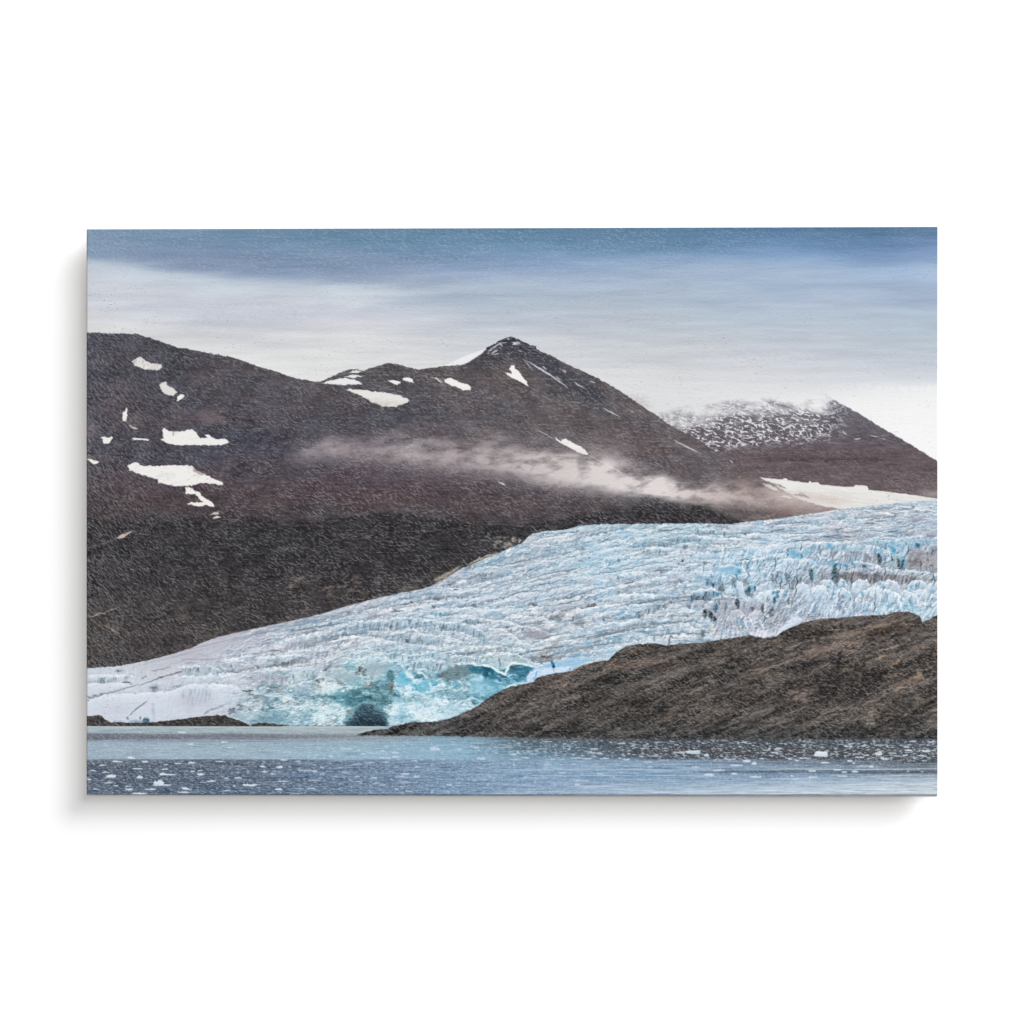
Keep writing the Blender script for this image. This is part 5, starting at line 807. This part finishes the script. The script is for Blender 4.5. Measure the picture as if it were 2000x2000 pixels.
for (cx, cy, w_, h_) in [(1480,293,70,18),(1425,250,55,40),(1665,225,60,22),(1805,230,70,26),(1190,195,50,14),(600,245,60,12),(630,212,50,14),(560,212,20,18),(840,288,80,10),(1280,282,70,12),(1000,325,70,16),(380,312,60,24),(440,330,40,30),(300,345,100,14),(250,295,90,10),(500,293,40,10),(725,295,30,14),(780,305,30,14),(160,385,90,14),(80,420,80,22),(280,412,50,18),(450,437,90,16),(900,390,60,16),(1155,398,40,16),(1240,395,50,16),(770,455,50,12),(740,430,30,12),(1100,380,60,16),(1370,355,40,18),(1300,350,100,8),(1010,240,30,16),(1330,265,50,10),(1540,248,60,10),(1640,265,40,10),(1590,272,80,8),(1770,268,80,10),(1700,155,60,10),(1430,185,80,8),(1650,200,40,12),(1200,310,40,18),(60,265,40,26),(900,440,80,14),(1790,310,40,10),(1850,160,50,10),(1320,185,30,10),(1230,325,20,18),(1660,395,14,10),(1775,396,22,8),(1140,432,80,12)]:
    floe(1365 + cx / 4.067, 1410 + cy / 4.067, w_ / 4.067, h_ / 4.067, (218, 228, 238), .9)
poly([(1590, 1475), (1593, 1468), (1598, 1466.5), (1605, 1468), (1614, 1468.5), (1617, 1472), (1616, 1476.5), (1604, 1478), (1592, 1477.5)], (214, 226, 236), .98, .8, .4); line([(1594, 1470), (1604, 1469.5), (1613, 1471)], 2.4, (240, 245, 249), .9, .4)
poly([(1340, 1466.5), (1367, 1466), (1368, 1472.5), (1341, 1472)], (200, 216, 226), .95, .8, .4); line([(1341, 1467), (1366, 1466.8)], 1.8, (226, 236, 242), .9, .3)

# ---------------------------------------------------------------- foreground rock
SR = win(690, 1831, 1190, 1446)
x, y = X[SR], Y[SR]
t = y - yR[:, SR[1]] + WY[SR] * 1.3
yb_ = np.interp(x[:1], [690, 760, 860, 950, 1100, 1300, 1831], [1435.5, 1436.2, 1437, 1439, 1441, 1441.5, 1442])
m = sst(-.9, .9, t) * (1 - sst(-1.5, 2.5, y - yb_ + fbm(x / 14, y * 0, 2, 371) * 2))
xr = x * .93 - y * -.37; 
u_ = (x + y * 1.1) / 1.45; v_ = (y * 1.0 + x * .36)           # layers dip to the left
n1 = fbm(u_ / 95, v_ / 24, 4, 381); n2 = fbm(u_ / 30, v_ / 8, 4, 386); n3 = fbm(x / 7, y / 3.4, 3, 391)
tone = -5 + np.interp(x, [700, 900, 1050, 1250, 1500, 1831], [54, 55, 62, 66, 74, 74]) + np.interp(t, [0, 60, 140, 240], [6, 2, -6, -14])
q1 = fbm(x / 40, y / 30, 3, 394) * 26
n4 = fbm((x + y * .3 + q1) / 26, (y + x * .16 + q1 * .6) / 9, 5, 396, .64)
n5 = 1 - np.abs(fbm((u_ + q1) / 42, (v_ - q1 * .4) / 15, 4, 399)) * 3.2
lumr = tone + n1 * 30 + n2 * 20 + n3 * 11 + n4 * 44 + n5 * 15 - 3
br = np.clip((x - 1000) / 600, 0, 1)[..., None]
rc = lumr[..., None] * (np.array((1.035, .985, .965), F) * (1 - br) + np.array((1.06, .98, .94), F) * br)
bot = sst(1390, 1440, y)[..., None]
rc = rc * (1 - bot) + (rc.mean(-1, keepdims=True) * np.array((1, 1, 1.01), F)) * bot
IMG[SR] += (np.clip(rc, 26, 190) - IMG[SR]) * m[..., None]
RM = np.zeros((GH, GW), F); RM[SR] = m
zR = lambda p: zm(1440, 1190, 4.83, p)
zQ = lambda p: zm(700, 1170, 3.22, p)
zT = lambda p: zm(1240, 1170, 3.22, p)
DK = (42, 38, 36); LT = (136, 122, 114); WM = (138, 116, 96)
for p, c, a, s in [([(370, 230), (450, 175), (640, 160), (900, 160), (1100, 165), (1000, 200), (860, 240), (700, 290), (540, 300)], DK, .75, 5), ([(1200, 220), (1330, 180), (1500, 160), (1680, 190), (1500, 200), (1360, 260), (1230, 250)], (60, 48, 42), .6, 5), ([(860, 440), (950, 420), (1040, 470), (1080, 530), (980, 590), (900, 540)], DK, .7, 6), ([(750, 600), (900, 600), (1080, 640), (1380, 560), (1340, 700), (1250, 790), (1000, 880), (780, 860), (740, 700)], (44, 41, 40), .7, 9), ([(1080, 560), (1300, 540), (1390, 600), (1380, 680), (1200, 650)], DK, .6, 7), ([(1700, 480), (1880, 380), (1890, 460), (1600, 640), (1440, 720), (1500, 620)], (50, 44, 40), .6, 6), ([(1360, 900), (1420, 820), (1600, 790), (1720, 850), (1680, 940), (1540, 980), (1400, 960)], (74, 70, 66), .7, 7), ([(1350, 1100), (1500, 1010), (1760, 960), (1740, 1120), (1500, 1180)], (54, 52, 52), .7, 8), ([(820, 1150), (1000, 1100), (1300, 1110), (1500, 1190), (860, 1210)], (44, 43, 43), .7, 8), ([(450, 690), (560, 640), (700, 640), (600, 720), (460, 770)], (48, 44, 42), .6, 6), ([(0, 760), (200, 820), (100, 900), (-40, 900)], (52, 48, 46), .6, 6), ([(280, 440), (420, 380), (500, 420), (420, 480)], (50, 46, 44), .5, 5), ([(560, 380), (760, 310), (830, 310), (640, 400), (540, 460)], (48, 44, 42), .6, 5),
 ([(640, 400), (820, 330), (1060, 280), (1240, 310), (1120, 370), (900, 410), (760, 470), (640, 460)], (122, 108, 100), .55, 8), ([(900, 240), (1200, 170), (1440, 130), (1480, 150), (1240, 200), (1000, 270)], (120, 104, 94), .5, 5), ([(460, 800), (560, 740), (640, 800), (660, 880), (560, 860)], (112, 98, 94), .55, 8), ([(1440, 700), (1600, 640), (1760, 600), (1700, 690), (1500, 760)], (118, 102, 90), .5, 7), ([(1680, 570), (1730, 570), (1750, 650), (1690, 640)], (146, 128, 112), .6, 5), ([(1300, 440), (1400, 420), (1420, 450), (1320, 465)], (140, 122, 104), .7, 3), ([(1440, 520), (1500, 480), (1540, 490), (1460, 540)], (140, 116, 94), .7, 4), ([(180, 620), (400, 580), (440, 640), (300, 670)], (104, 94, 88), .5, 7), ([(1190, 1060), (1240, 1030), (1310, 1050), (1300, 1100), (1220, 1110)], (124, 116, 108), .6, 6), ([(1230, 950), (1350, 900), (1330, 1000), (1240, 1020)], (104, 96, 90), .6, 6), ([(1030, 1000), (1120, 970), (1140, 1030), (1060, 1040)], (108, 104, 100), .5, 7), ([(80, 960), (260, 890), (420, 870), (380, 960), (160, 1040), (-40, 1060)], (96, 92, 90), .5, 10), ([(1740, 1110), (1840, 1010), (1900, 980), (1900, 1100), (1800, 1130)], (92, 88, 84), .6, 8), ([(880, 1080), (1050, 1040), (1120, 1050), (980, 1080)], (112, 106, 102), .5, 4), ([(1640, 810), (1700, 800), (1740, 860), (1700, 920), (1670, 880)], (106, 98, 92), .5, 6), ([(500, 1100), (640, 1060), (700, 1100), (560, 1150)], (82, 78, 72), .4, 7)]:
    poly(zR(p), tuple(v * (1.14 if c[0] > 80 else .86) for v in c), min(.95, a * 1.5), s, 5.5, clip=RM)
for p, c, a, s in [([(760, 640), (1000, 560), (1150, 540), (1200, 640), (1000, 700), (800, 720)], (92, 86, 82), .35, 10), ([(1130, 500), (1250, 470), (1350, 480), (1330, 540), (1180, 560)], (98, 88, 82), .5, 7), ([(1580, 385), (1700, 400), (1850, 380), (1932, 400), (1700, 440), (1500, 420)], (112, 94, 86), .5, 6), ([(1680, 310), (1780, 290), (1880, 290), (1800, 330), (1700, 340)], (100, 90, 80), .4, 5), ([(760, 780), (1000, 800), (1300, 780), (1600, 860), (1000, 860), (700, 840)], (46, 44, 44), .5, 8), ([(1540, 760), (1700, 700), (1932, 640), (1932, 760), (1700, 800)], (48, 46, 45), .5, 9), ([(1380, 760), (1480, 720), (1560, 720), (1460, 780)], (96, 92, 92), .45, 7), ([(1020, 720), (1080, 690), (1140, 720), (1080, 740)], (92, 88, 90), .4, 6), ([(860, 620), (1000, 600), (1100, 650), (900, 680)], (50, 47, 46), .5, 8), ([(1800, 560), (1932, 480), (1932, 560), (1840, 620)], (104, 98, 94), .4, 8)]:
    poly(zQ(p), tuple(v * (1.14 if c[0] > 80 else .86) for v in c), min(.95, a * 1.5), s, 5.5, clip=RM)
for p, w_, c, a in [([(1250, 470), (1350, 452), (1400, 425), (1500, 398)], 6, (150, 122, 104), .6), ([(1600, 385), (1720, 390), (1900, 375)], 4, (140, 112, 100), .6), ([(820, 700), (940, 640), (1000, 640)], 4, (104, 98, 94), .5), ([(900, 575), (1000, 560), (1100, 550)], 5, (96, 86, 80), .5), ([(1000, 800), (1150, 740), (1280, 720)], 5, (96, 92, 90), .5)]:
    line(zQ(p), w_, c, min(1, a * 1.35), 2, clip=RM)
for p, w_, c, a in [([(1120, 180), (1300, 165), (1450, 125), (1560, 130), (1690, 170)], 3.4, (156, 132, 116), .7), ([(1320, 400), (1420, 370), (1530, 345)], 2.4, (160, 142, 124), .8), ([(1100, 560), (1200, 480), (1320, 430)], 4, (40, 36, 34), .6), ([(960, 600), (1010, 580), (1080, 560)], 3, (150, 130, 116), .7), ([(1360, 830), (1440, 790), (1560, 775), (1680, 790), (1725, 850), (1690, 910), (1600, 970)], 4, (116, 106, 98), .6), ([(1350, 1000), (1380, 900), (1400, 830)], 4, (48, 44, 42), .6), ([(1380, 980), (1450, 930)], 3, (46, 43, 42), .6), ([(1380, 770), (1500, 690), (1660, 600), (1700, 570)], 3, (44, 38, 34), .6), ([(900, 1085), (1050, 1045), (1110, 1040)], 3, (130, 124, 118), .6), ([(700, 970), (800, 952)], 3, (116, 110, 104), .6), ([(0, 750), (60, 740), (95, 710)], 7, (120, 104, 98), .6), ([(0, 385), (200, 375)], 3.4, (124, 110, 96), .6), ([(1740, 560), (1765, 560), (1765, 660)], 3, (38, 34, 32), .7), ([(1420, 740), (1470, 735)], 6, (168, 150, 138), .7), ([(1500, 750), (1560, 742)], 5, (156, 130, 106), .7), ([(1100, 650), (1150, 650), (1160, 670)], 5, (140, 118, 104), .6), ([(1160, 750), (1320, 700)], 0.1, DK, 0), ([(1600, 350), (1820, 350)], 3, (136, 112, 90), .6), ([(1850, 370), (1890, 376)], 4, (140, 104, 66), .7), ([(1580, 100), (1700, 120), (1740, 130)], 3, (62, 56, 52), .6), ([(1460, 30), (1640, 40), (1700, 70)], 4, (60, 54, 48), .6), ([(1700, 160), (1760, 150), (1890, 170)], 4, (66, 58, 52), .6), ([(1640, 1100), (1720, 1060)], 3, (110, 104, 98), .5), ([(830, 260), (930, 210), (1100, 190)], 3, (140, 122, 110), .6), ([(400, 280), (560, 300)], 3, (130, 108, 98), .6)]:
    line(zR(p), w_, c, min(1, a * 1.35), 2.2, clip=RM)
for i in range(420):
    r = np.random.RandomState(1100 + i); cx = 900 + r.rand() * 930; cy = 1205 + r.rand() * 215; L = 8 + r.rand() * 30
    line([(cx, cy), (cx + L * .5, cy - L * .2 + r.randn() * 2), (cx + L, cy - L * .34 + r.randn() * 3)], 1 + r.rand() * 3, [(34, 31, 30), (142, 126, 116), (38, 35, 33), (122, 112, 104), (118, 96, 78)][r.randint(5)],   .35 + .45 * r.rand(), 2, clip=RM)
blob(1772, 1200, 40, 3, (70, 62, 56), .5, 3, .8, clip=RM)

# long folded strata
rg_ = np.random.RandomState(777)
for _ in range(190):
    cx = 960 + rg_.rand() * 850; cy = np.interp(cx, *np.array(ROCKTOP).T) + 8 + rg_.rand() * (1435 - np.interp(cx, *np.array(ROCKTOP).T)); L = 30 + rg_.rand() ** 1.5 * 150
    s_c = -.20 - .28 * rg_.rand() - (.2 if cy > 1330 else 0); bow = rg_.randn() * L * .06
    c = [(34, 31, 30), (128, 115, 108), (40, 36, 34), (108, 99, 94), (146, 128, 114)][rg_.randint(5)]
    line([(cx + L * (k / 5 - .5), cy + s_c * L * (k / 5 - .5) + bow * (1 - (k / 2.5 - 1) ** 2)) for k in range(6)], 1.5 + rg_.rand() ** 2 * 7, c, .25 + .4 * rg_.rand(), 3, clip=RM)
# rock relief
x, y = X[SR], Y[SR]
x, y = X[SR], Y[SR]
HR = billow((u_ + q1) / 40, (v_ + q1 * .5) / 15, 5, 771, .6)
RR = relief(HR, .4) * m
g = IMG[SR]
gr = np.clip(g + np.clip(RR * 95, -22, 22)[..., None] * (g / 75) * np.array((1.04, 1, .97), F), 24, 190)
IMG[SR] = g + (gr - g) * m[..., None]

# ---------------------------------------------------------------- ink skips on the wood grain
IMG = np.clip(IMG, 0, 255)
lumi = IMG @ np.array((.3, .59, .11), F) / 255
gl = np.exp(-((X - 150) / 230) ** 2)                      # grain turns steeper at the left end
pat = fbm(X / 60, Y / 40, 3, 421); hb = fbm(X / 130, Y / 3.6, 3, 416)


def dashes(cw, ch, seed, a0, a1, l0, l1, th):
    """short slanted skips, one per cell of a jittered grid"""
    r = np.random.RandomState(seed); nx, ny = int(1700 / cw) + 6, int(1150 / ch) + 6
    r1, r2, ra_, rl, rb_ = (r.rand(ny, nx).astype(F) for _ in range(5))
    xx = X - 160 + 2 * fbm(X / 22, Y / 18, 2, seed); yy = Y - 440 + 2 * fbm(X / 22, Y / 18, 2, seed + 5)
    ci = (xx / cw).astype(np.int32); cj = (yy / ch).astype(np.int32)
    out = np.zeros(X.shape, F)
    for dj in (-1, 0, 1):
        for di in (-1, 0, 1):
            i = np.clip(ci + di, 0, nx - 1); j = np.clip(cj + dj, 0, ny - 1)
            px = (ci + di + r1[j, i]) * cw; py = (cj + dj + r2[j, i]) * ch
            an = a0 + (a1 - a0) * ra_[j, i]; hl = l0 + (l1 - l0) * rl[j, i] ** 2
            c, s_ = np.cos(an), np.sin(an)
            qx_ = (xx - px) * c + (yy - py) * s_; qy_ = -(xx - px) * s_ + (yy - py) * c
            d = np.hypot(np.maximum(np.abs(qx_) - hl, 0), qy_ + .04 * qx_ * qx_)
            out = np.maximum(out, (1 - sst(th * .45, th * 1.3, d)) * (.35 + .65 * rb_[j, i]))
    return out


right = 1 - .45 * sst(1250, 1700, X) * (1 - sst(900, 1000, Y))
f1 = dashes(8.5, 5.2, 901, .30, .85, 1.5, 4.8, .95) * np.clip(.85 + pat * .6, .25, 1)
f2 = dashes(14, 5.6, 911, -.02, .14, 2.5, 9.0, .9) * sst(-.25, .35, hb + pat * .3) * (1 - .8 * gl)
f3 = dashes(7, 5.5, 921, .6, 1.05, 2, 4.5, .95) * gl
h = np.clip(np.maximum(np.maximum(f1, f2), f3), 0, 1)
k = h * right
ksh = np.roll(np.roll(k, 1, 0), 1, 1) * (1 - k)  # shadow edge down-right of each skip, painted into the colour
darkness = np.clip(1.12 - lumi * 1.2, 0, 1) ** .85
ink = np.stack([np.clip(138 + IMG[..., i] * .42, 0, 228) for i in range(3)], -1).astype(F)
IMG += (ink - IMG) * (k * np.clip(darkness * (.74 + .12 * (Y < yS)), 0, .66))[..., None]
IMG *= (1 - ksh * .20 * np.clip(1.15 - lumi, .08, 1))[..., None]
# tiny dark pits where the print is pale
pit = sst(.74, .9, perlin(X / 3.6, Y / 2.8, 426) * 1.25 + .1 * gl) * sst(.1, .4, fbm(X / 60, Y / 40, 3, 431) + .12 * gl) * sst(.62, .8, lumi)
streakp = sst(.5, .68, perlin(X / 10, Y / 2.6, 436)) * sst(.42, .56, fbm(X / 50, Y / 3.2, 2, 441)) * sst(.62, .8, lumi)
IMG += (np.array((128, 118, 108), F) - IMG) * np.clip(pit * .6 + streakp * .4, 0, 1)[..., None]
IMG += ((FINE * 2.5 + fbm(X / 45, Y / 2.2, 2, 451) * 6) * np.clip(1.25 - lumi, .3, 1))[..., None]
IMG = np.clip(IMG, 4, 252)
HGRAIN = h

# ================================================================ scene
K = 0.00055                      # metres per picture unit
T = 50 * K                       # board thickness in front of the wall
D = 3.0                          # camera distance
TH = math.asin(.0281)            # slight yaw of the camera against the wall
ZC = 1.5
LIT = 1.15                       # light on the print, so ink colour = seen colour / LIT


def tag(o, label=None, cat=None, kind=None, group=None):
    for k, v in (('label', label), ('category', cat), ('kind', kind), ('group', group)):
        if v: o[k] = v
    return o


def link(name, me, mat, parent=None):
    o = bpy.data.objects.new(name, me); COL.objects.link(o)
    if mat: me.materials.append(mat)
    if parent: o.parent = parent
    return o


def mat(name, rough=.8, spec=.15):
    m = bpy.data.materials.new(name); m.use_nodes = True
    b = m.node_tree.nodes['Principled BSDF']
    b.inputs['Roughness'].default_value = rough
    b.inputs['Specular IOR Level'].default_value = spec
    return m, m.node_tree, b


# ---- materials
M_ink, nt, bs = mat('printed_ink_on_wood', .62, .12)
at = nt.nodes.new('ShaderNodeAttribute'); at.attribute_name = 'ink'
nt.links.new(at.outputs['Color'], bs.inputs['Base Color'])
M_wall, nt, bs = mat('white_wall_paint', .9, .05)
tc = nt.nodes.new('ShaderNodeTexCoord'); nz = nt.nodes.new('ShaderNodeTexNoise'); nz.inputs['Scale'].default_value = 240
bp = nt.nodes.new('ShaderNodeBump'); bp.inputs['Strength'].default_value = .02; bp.inputs['Distance'].default_value = .001
nt.links.new(tc.outputs['Object'], nz.inputs['Vector']); nt.links.new(nz.outputs['Fac'], bp.inputs['Height']); nt.links.new(bp.outputs['Normal'], bs.inputs['Normal'])
bs.inputs['Base Color'].default_value = (.97, .97, .97, 1)
M_wood, nt, bs = mat('pale_wood_core', .7, .2)
tc = nt.nodes.new('ShaderNodeTexCoord'); mp = nt.nodes.new('ShaderNodeMapping'); mp.inputs['Scale'].default_value = (4, 60, 60)
nz = nt.nodes.new('ShaderNodeTexNoise'); nz.inputs['Scale'].default_value = 6; nz.inputs['Detail'].default_value = 5
cr = nt.nodes.new('ShaderNodeValToRGB'); cr.color_ramp.elements[0].color = (.42, .32, .22, 1); cr.color_ramp.elements[1].color = (.62, .51, .38, 1)
nt.links.new(tc.outputs['Object'], mp.inputs['Vector']); nt.links.new(mp.outputs['Vector'], nz.inputs['Vector']); nt.links.new(nz.outputs['Fac'], cr.inputs['Fac']); nt.links.new(cr.outputs['Color'], bs.inputs['Base Color'])

# ---- wall
me = bpy.data.meshes.new('wall')
me.from_pydata([(-4, 0, ZC - 3.5), (4, 0, ZC - 3.5), (4, 0, ZC + 3.5), (-4, 0, ZC + 3.5)], [], [(0, 1, 2, 3)])
wall = tag(link('wall', me, M_wall), 'plain bright white wall behind the hanging picture', 'wall', 'structure')

# ---- the picture
pic = bpy.data.objects.new('wall_picture', None); COL.objects.link(pic)
pic.empty_display_size = .1
pic.location = (0, 0, ZC)
tag(pic, 'unframed landscape print on wood grain board showing a glacier under dark mountains', 'picture')

t = (X.astype(np.float64) - 1000) * K / D
ct, s_t = math.cos(TH), math.sin(TH)
wx_ = t * D * ct * ct / (1 + t * s_t * ct)
wz_ = (.5 - vv.astype(np.float64)) * 1109 * K * ct
back = np.maximum(0, Y - 1551.6) * 1.9 * K + np.maximum(0, 170.2 - X) * 2.0 * K     # eased lower and left edges
wy_ = -T + back - HGRAIN * .00005
lin = IMG.astype(np.float64) / 255
lin = np.where(lin <= .04045, lin / 12.92, ((lin + .055) / 1.055) ** 2.4)
ink = np.concatenate([np.clip((lin - .008) / LIT, .004, .9), np.ones((GH, GW, 1))], -1).astype(np.float32)
# border skirt, so the print has a folded-over edge of real thickness
P = np.stack([wx_, wy_, wz_], -1)
Q = np.pad(P, ((1, 1), (1, 1), (0, 0)), mode='edge')
ring = np.zeros(Q.shape[:2], bool); ring[0] = ring[-1] = True; ring[:, 0] = ring[:, -1] = True
Q[ring, 1] = -T + 9 * K
INK = np.pad(ink, ((1, 1), (1, 1), (0, 0)), mode='edge')
# which part of the picture each face shows
reg = np.zeros((GH, GW), np.int8)
reg[(Y > yF) & (X > 1262)] = 2
reg[(Y > ySN) & (X > 1480)] = 3
reg[Y > yS] = 1
reg[(Y > yS) & (Y > ySN) & (X > 1560) & (IMG.mean(-1) > 190)] = 3
reg[Y > yG] = 4
reg[(Y > ym) & (X < 690)] = 5
reg[Y > SHORE] = 6
reg[(Y > yR) & (Y < 1441.5) & (X > 697)] = 7
RG = np.pad(reg, ((1, 1), (1, 1)), mode='edge')[1:, 1:]
H2_, W2_ = Q.shape[:2]
idx = np.arange(H2_ * W2_).reshape(H2_, W2_)
quads = np.stack([idx[:-1, :-1], idx[1:, :-1], idx[1:, 1:], idx[:-1, 1:]], -1)
Q = Q.reshape(-1, 3).astype(np.float32); INK = INK.reshape(-1, 4)
NAMES = [('printed_sky', 'printed band of blue sky with white cloud'), ('printed_mountain', 'dark brown printed mountain with a pointed peak, snow patches and a strip of fog'),
         ('printed_mountain', 'snow flecked printed mountain with its top in cloud'), ('printed_snowfield', None), ('printed_glacier', 'pale blue crevassed printed glacier'),
         ('printed_moraine', None), ('printed_water', 'printed blue water dotted with bits of ice'), ('printed_rock', 'brown printed rock slope at the water')]
for i, (nm, lb) in enumerate(NAMES):
    q = quads[RG == i]
    if not len(q): continue
    used, inv = np.unique(q.ravel(), return_inverse=True)
    me = bpy.data.meshes.new(nm)
    n = len(q)
    me.vertices.add(len(used)); me.vertices.foreach_set('co', Q[used].ravel())
    me.loops.add(n * 4); me.loops.foreach_set('vertex_index', inv.astype(np.int32).ravel())
    me.polygons.add(n); me.polygons.foreach_set('loop_start', np.arange(0, n * 4, 4, dtype=np.int32))
    a = me.attributes.new('ink', 'FLOAT_COLOR', 'POINT'); a.data.foreach_set('color', INK[used].ravel())
    me.update(calc_edges=True)
    o = link(nm, me, M_ink, pic)
    if lb: o['label'] = lb

# board behind the print
x0, x1 = float(wx_.min()) + .0012, float(wx_.max()) - .0012
zt, zb = float(wz_.max()) - .0012, float(wz_.min()) + .0012
y0, y1 = -T + 8 * K, -T + 15 * K
me = bpy.data.meshes.new('board')
v = [(x, y, z) for y in (y0, y1) for z in (zb, zt) for x in (x0, x1)]
me.from_pydata(v, [], [(0, 1, 3, 2), (4, 6, 7, 5), (0, 4, 5, 1), (2, 3, 7, 6), (0, 2, 6, 4), (1, 5, 7, 3)])
link('board', me, M_wood, pic)

# mounting block that holds the board off the wall
me = bpy.data.meshes.new('mounting_block')
v = [(x, y, z) for y in (y1 + .0002, -.0004) for z in (-.2, .2) for x in (-.34, .34)]
me.from_pydata(v, [], [(0, 1, 3, 2), (4, 6, 7, 5), (0, 4, 5, 1), (2, 3, 7, 6), (0, 2, 6, 4), (1, 5, 7, 3)])
link('mounting_block', me, M_wood, pic)

# ---- lamps (studio): a soft high lamp, a tighter one and a frontal one
def lamp(name, pos, size, share):
    p = np.array(pos, float); r = np.linalg.norm(p); c = abs(p[1]) / r
    l = bpy.data.lights.new(name, 'AREA'); l.shape = 'DISK'; l.size = size
    l.energy = share * math.pi ** 2 * r * r / c
    o = bpy.data.objects.new(name, l); COL.objects.link(o)
    o.location = (p[0], p[1], p[2] + ZC)
    d = -p / r
    import mathutils
    o.rotation_euler = mathutils.Vector(d).to_track_quat('-Z', 'Y').to_euler()
    return o


lamp('soft_lamp', (23.0, -18.5, 23.5), 21, .45)
lamp('key_lamp', (5.2, -13, 5.2), 5.6, .24)
lamp('front_lamp', (.35, -7.5, .45), 1.6, .44)
w = bpy.data.worlds.new('World'); C.world = w; w.use_nodes = True
w.node_tree.nodes['Background'].inputs['Color'].default_value = (1, 1, 1, 1)
w.node_tree.nodes['Background'].inputs['Strength'].default_value = .06

# ---- camera
cam = bpy.data.cameras.new('camera'); co = bpy.data.objects.new('camera', cam); COL.objects.link(co)
cam.sensor_width = 36; cam.lens = 36 * D / (2000 * K)
cam.shift_x = math.tan(TH) * cam.lens / 36
co.location = (0, -T - D, ZC)
co.rotation_euler = (math.pi / 2, 0, TH)
cam.clip_end = 100
C.camera = co
C.render.resolution_x = C.render.resolution_y = 1024
C.view_settings.view_transform = 'Standard'
C.view_settings.look = 'None'
C.view_settings.exposure = 0
C.view_settings.gamma = 1
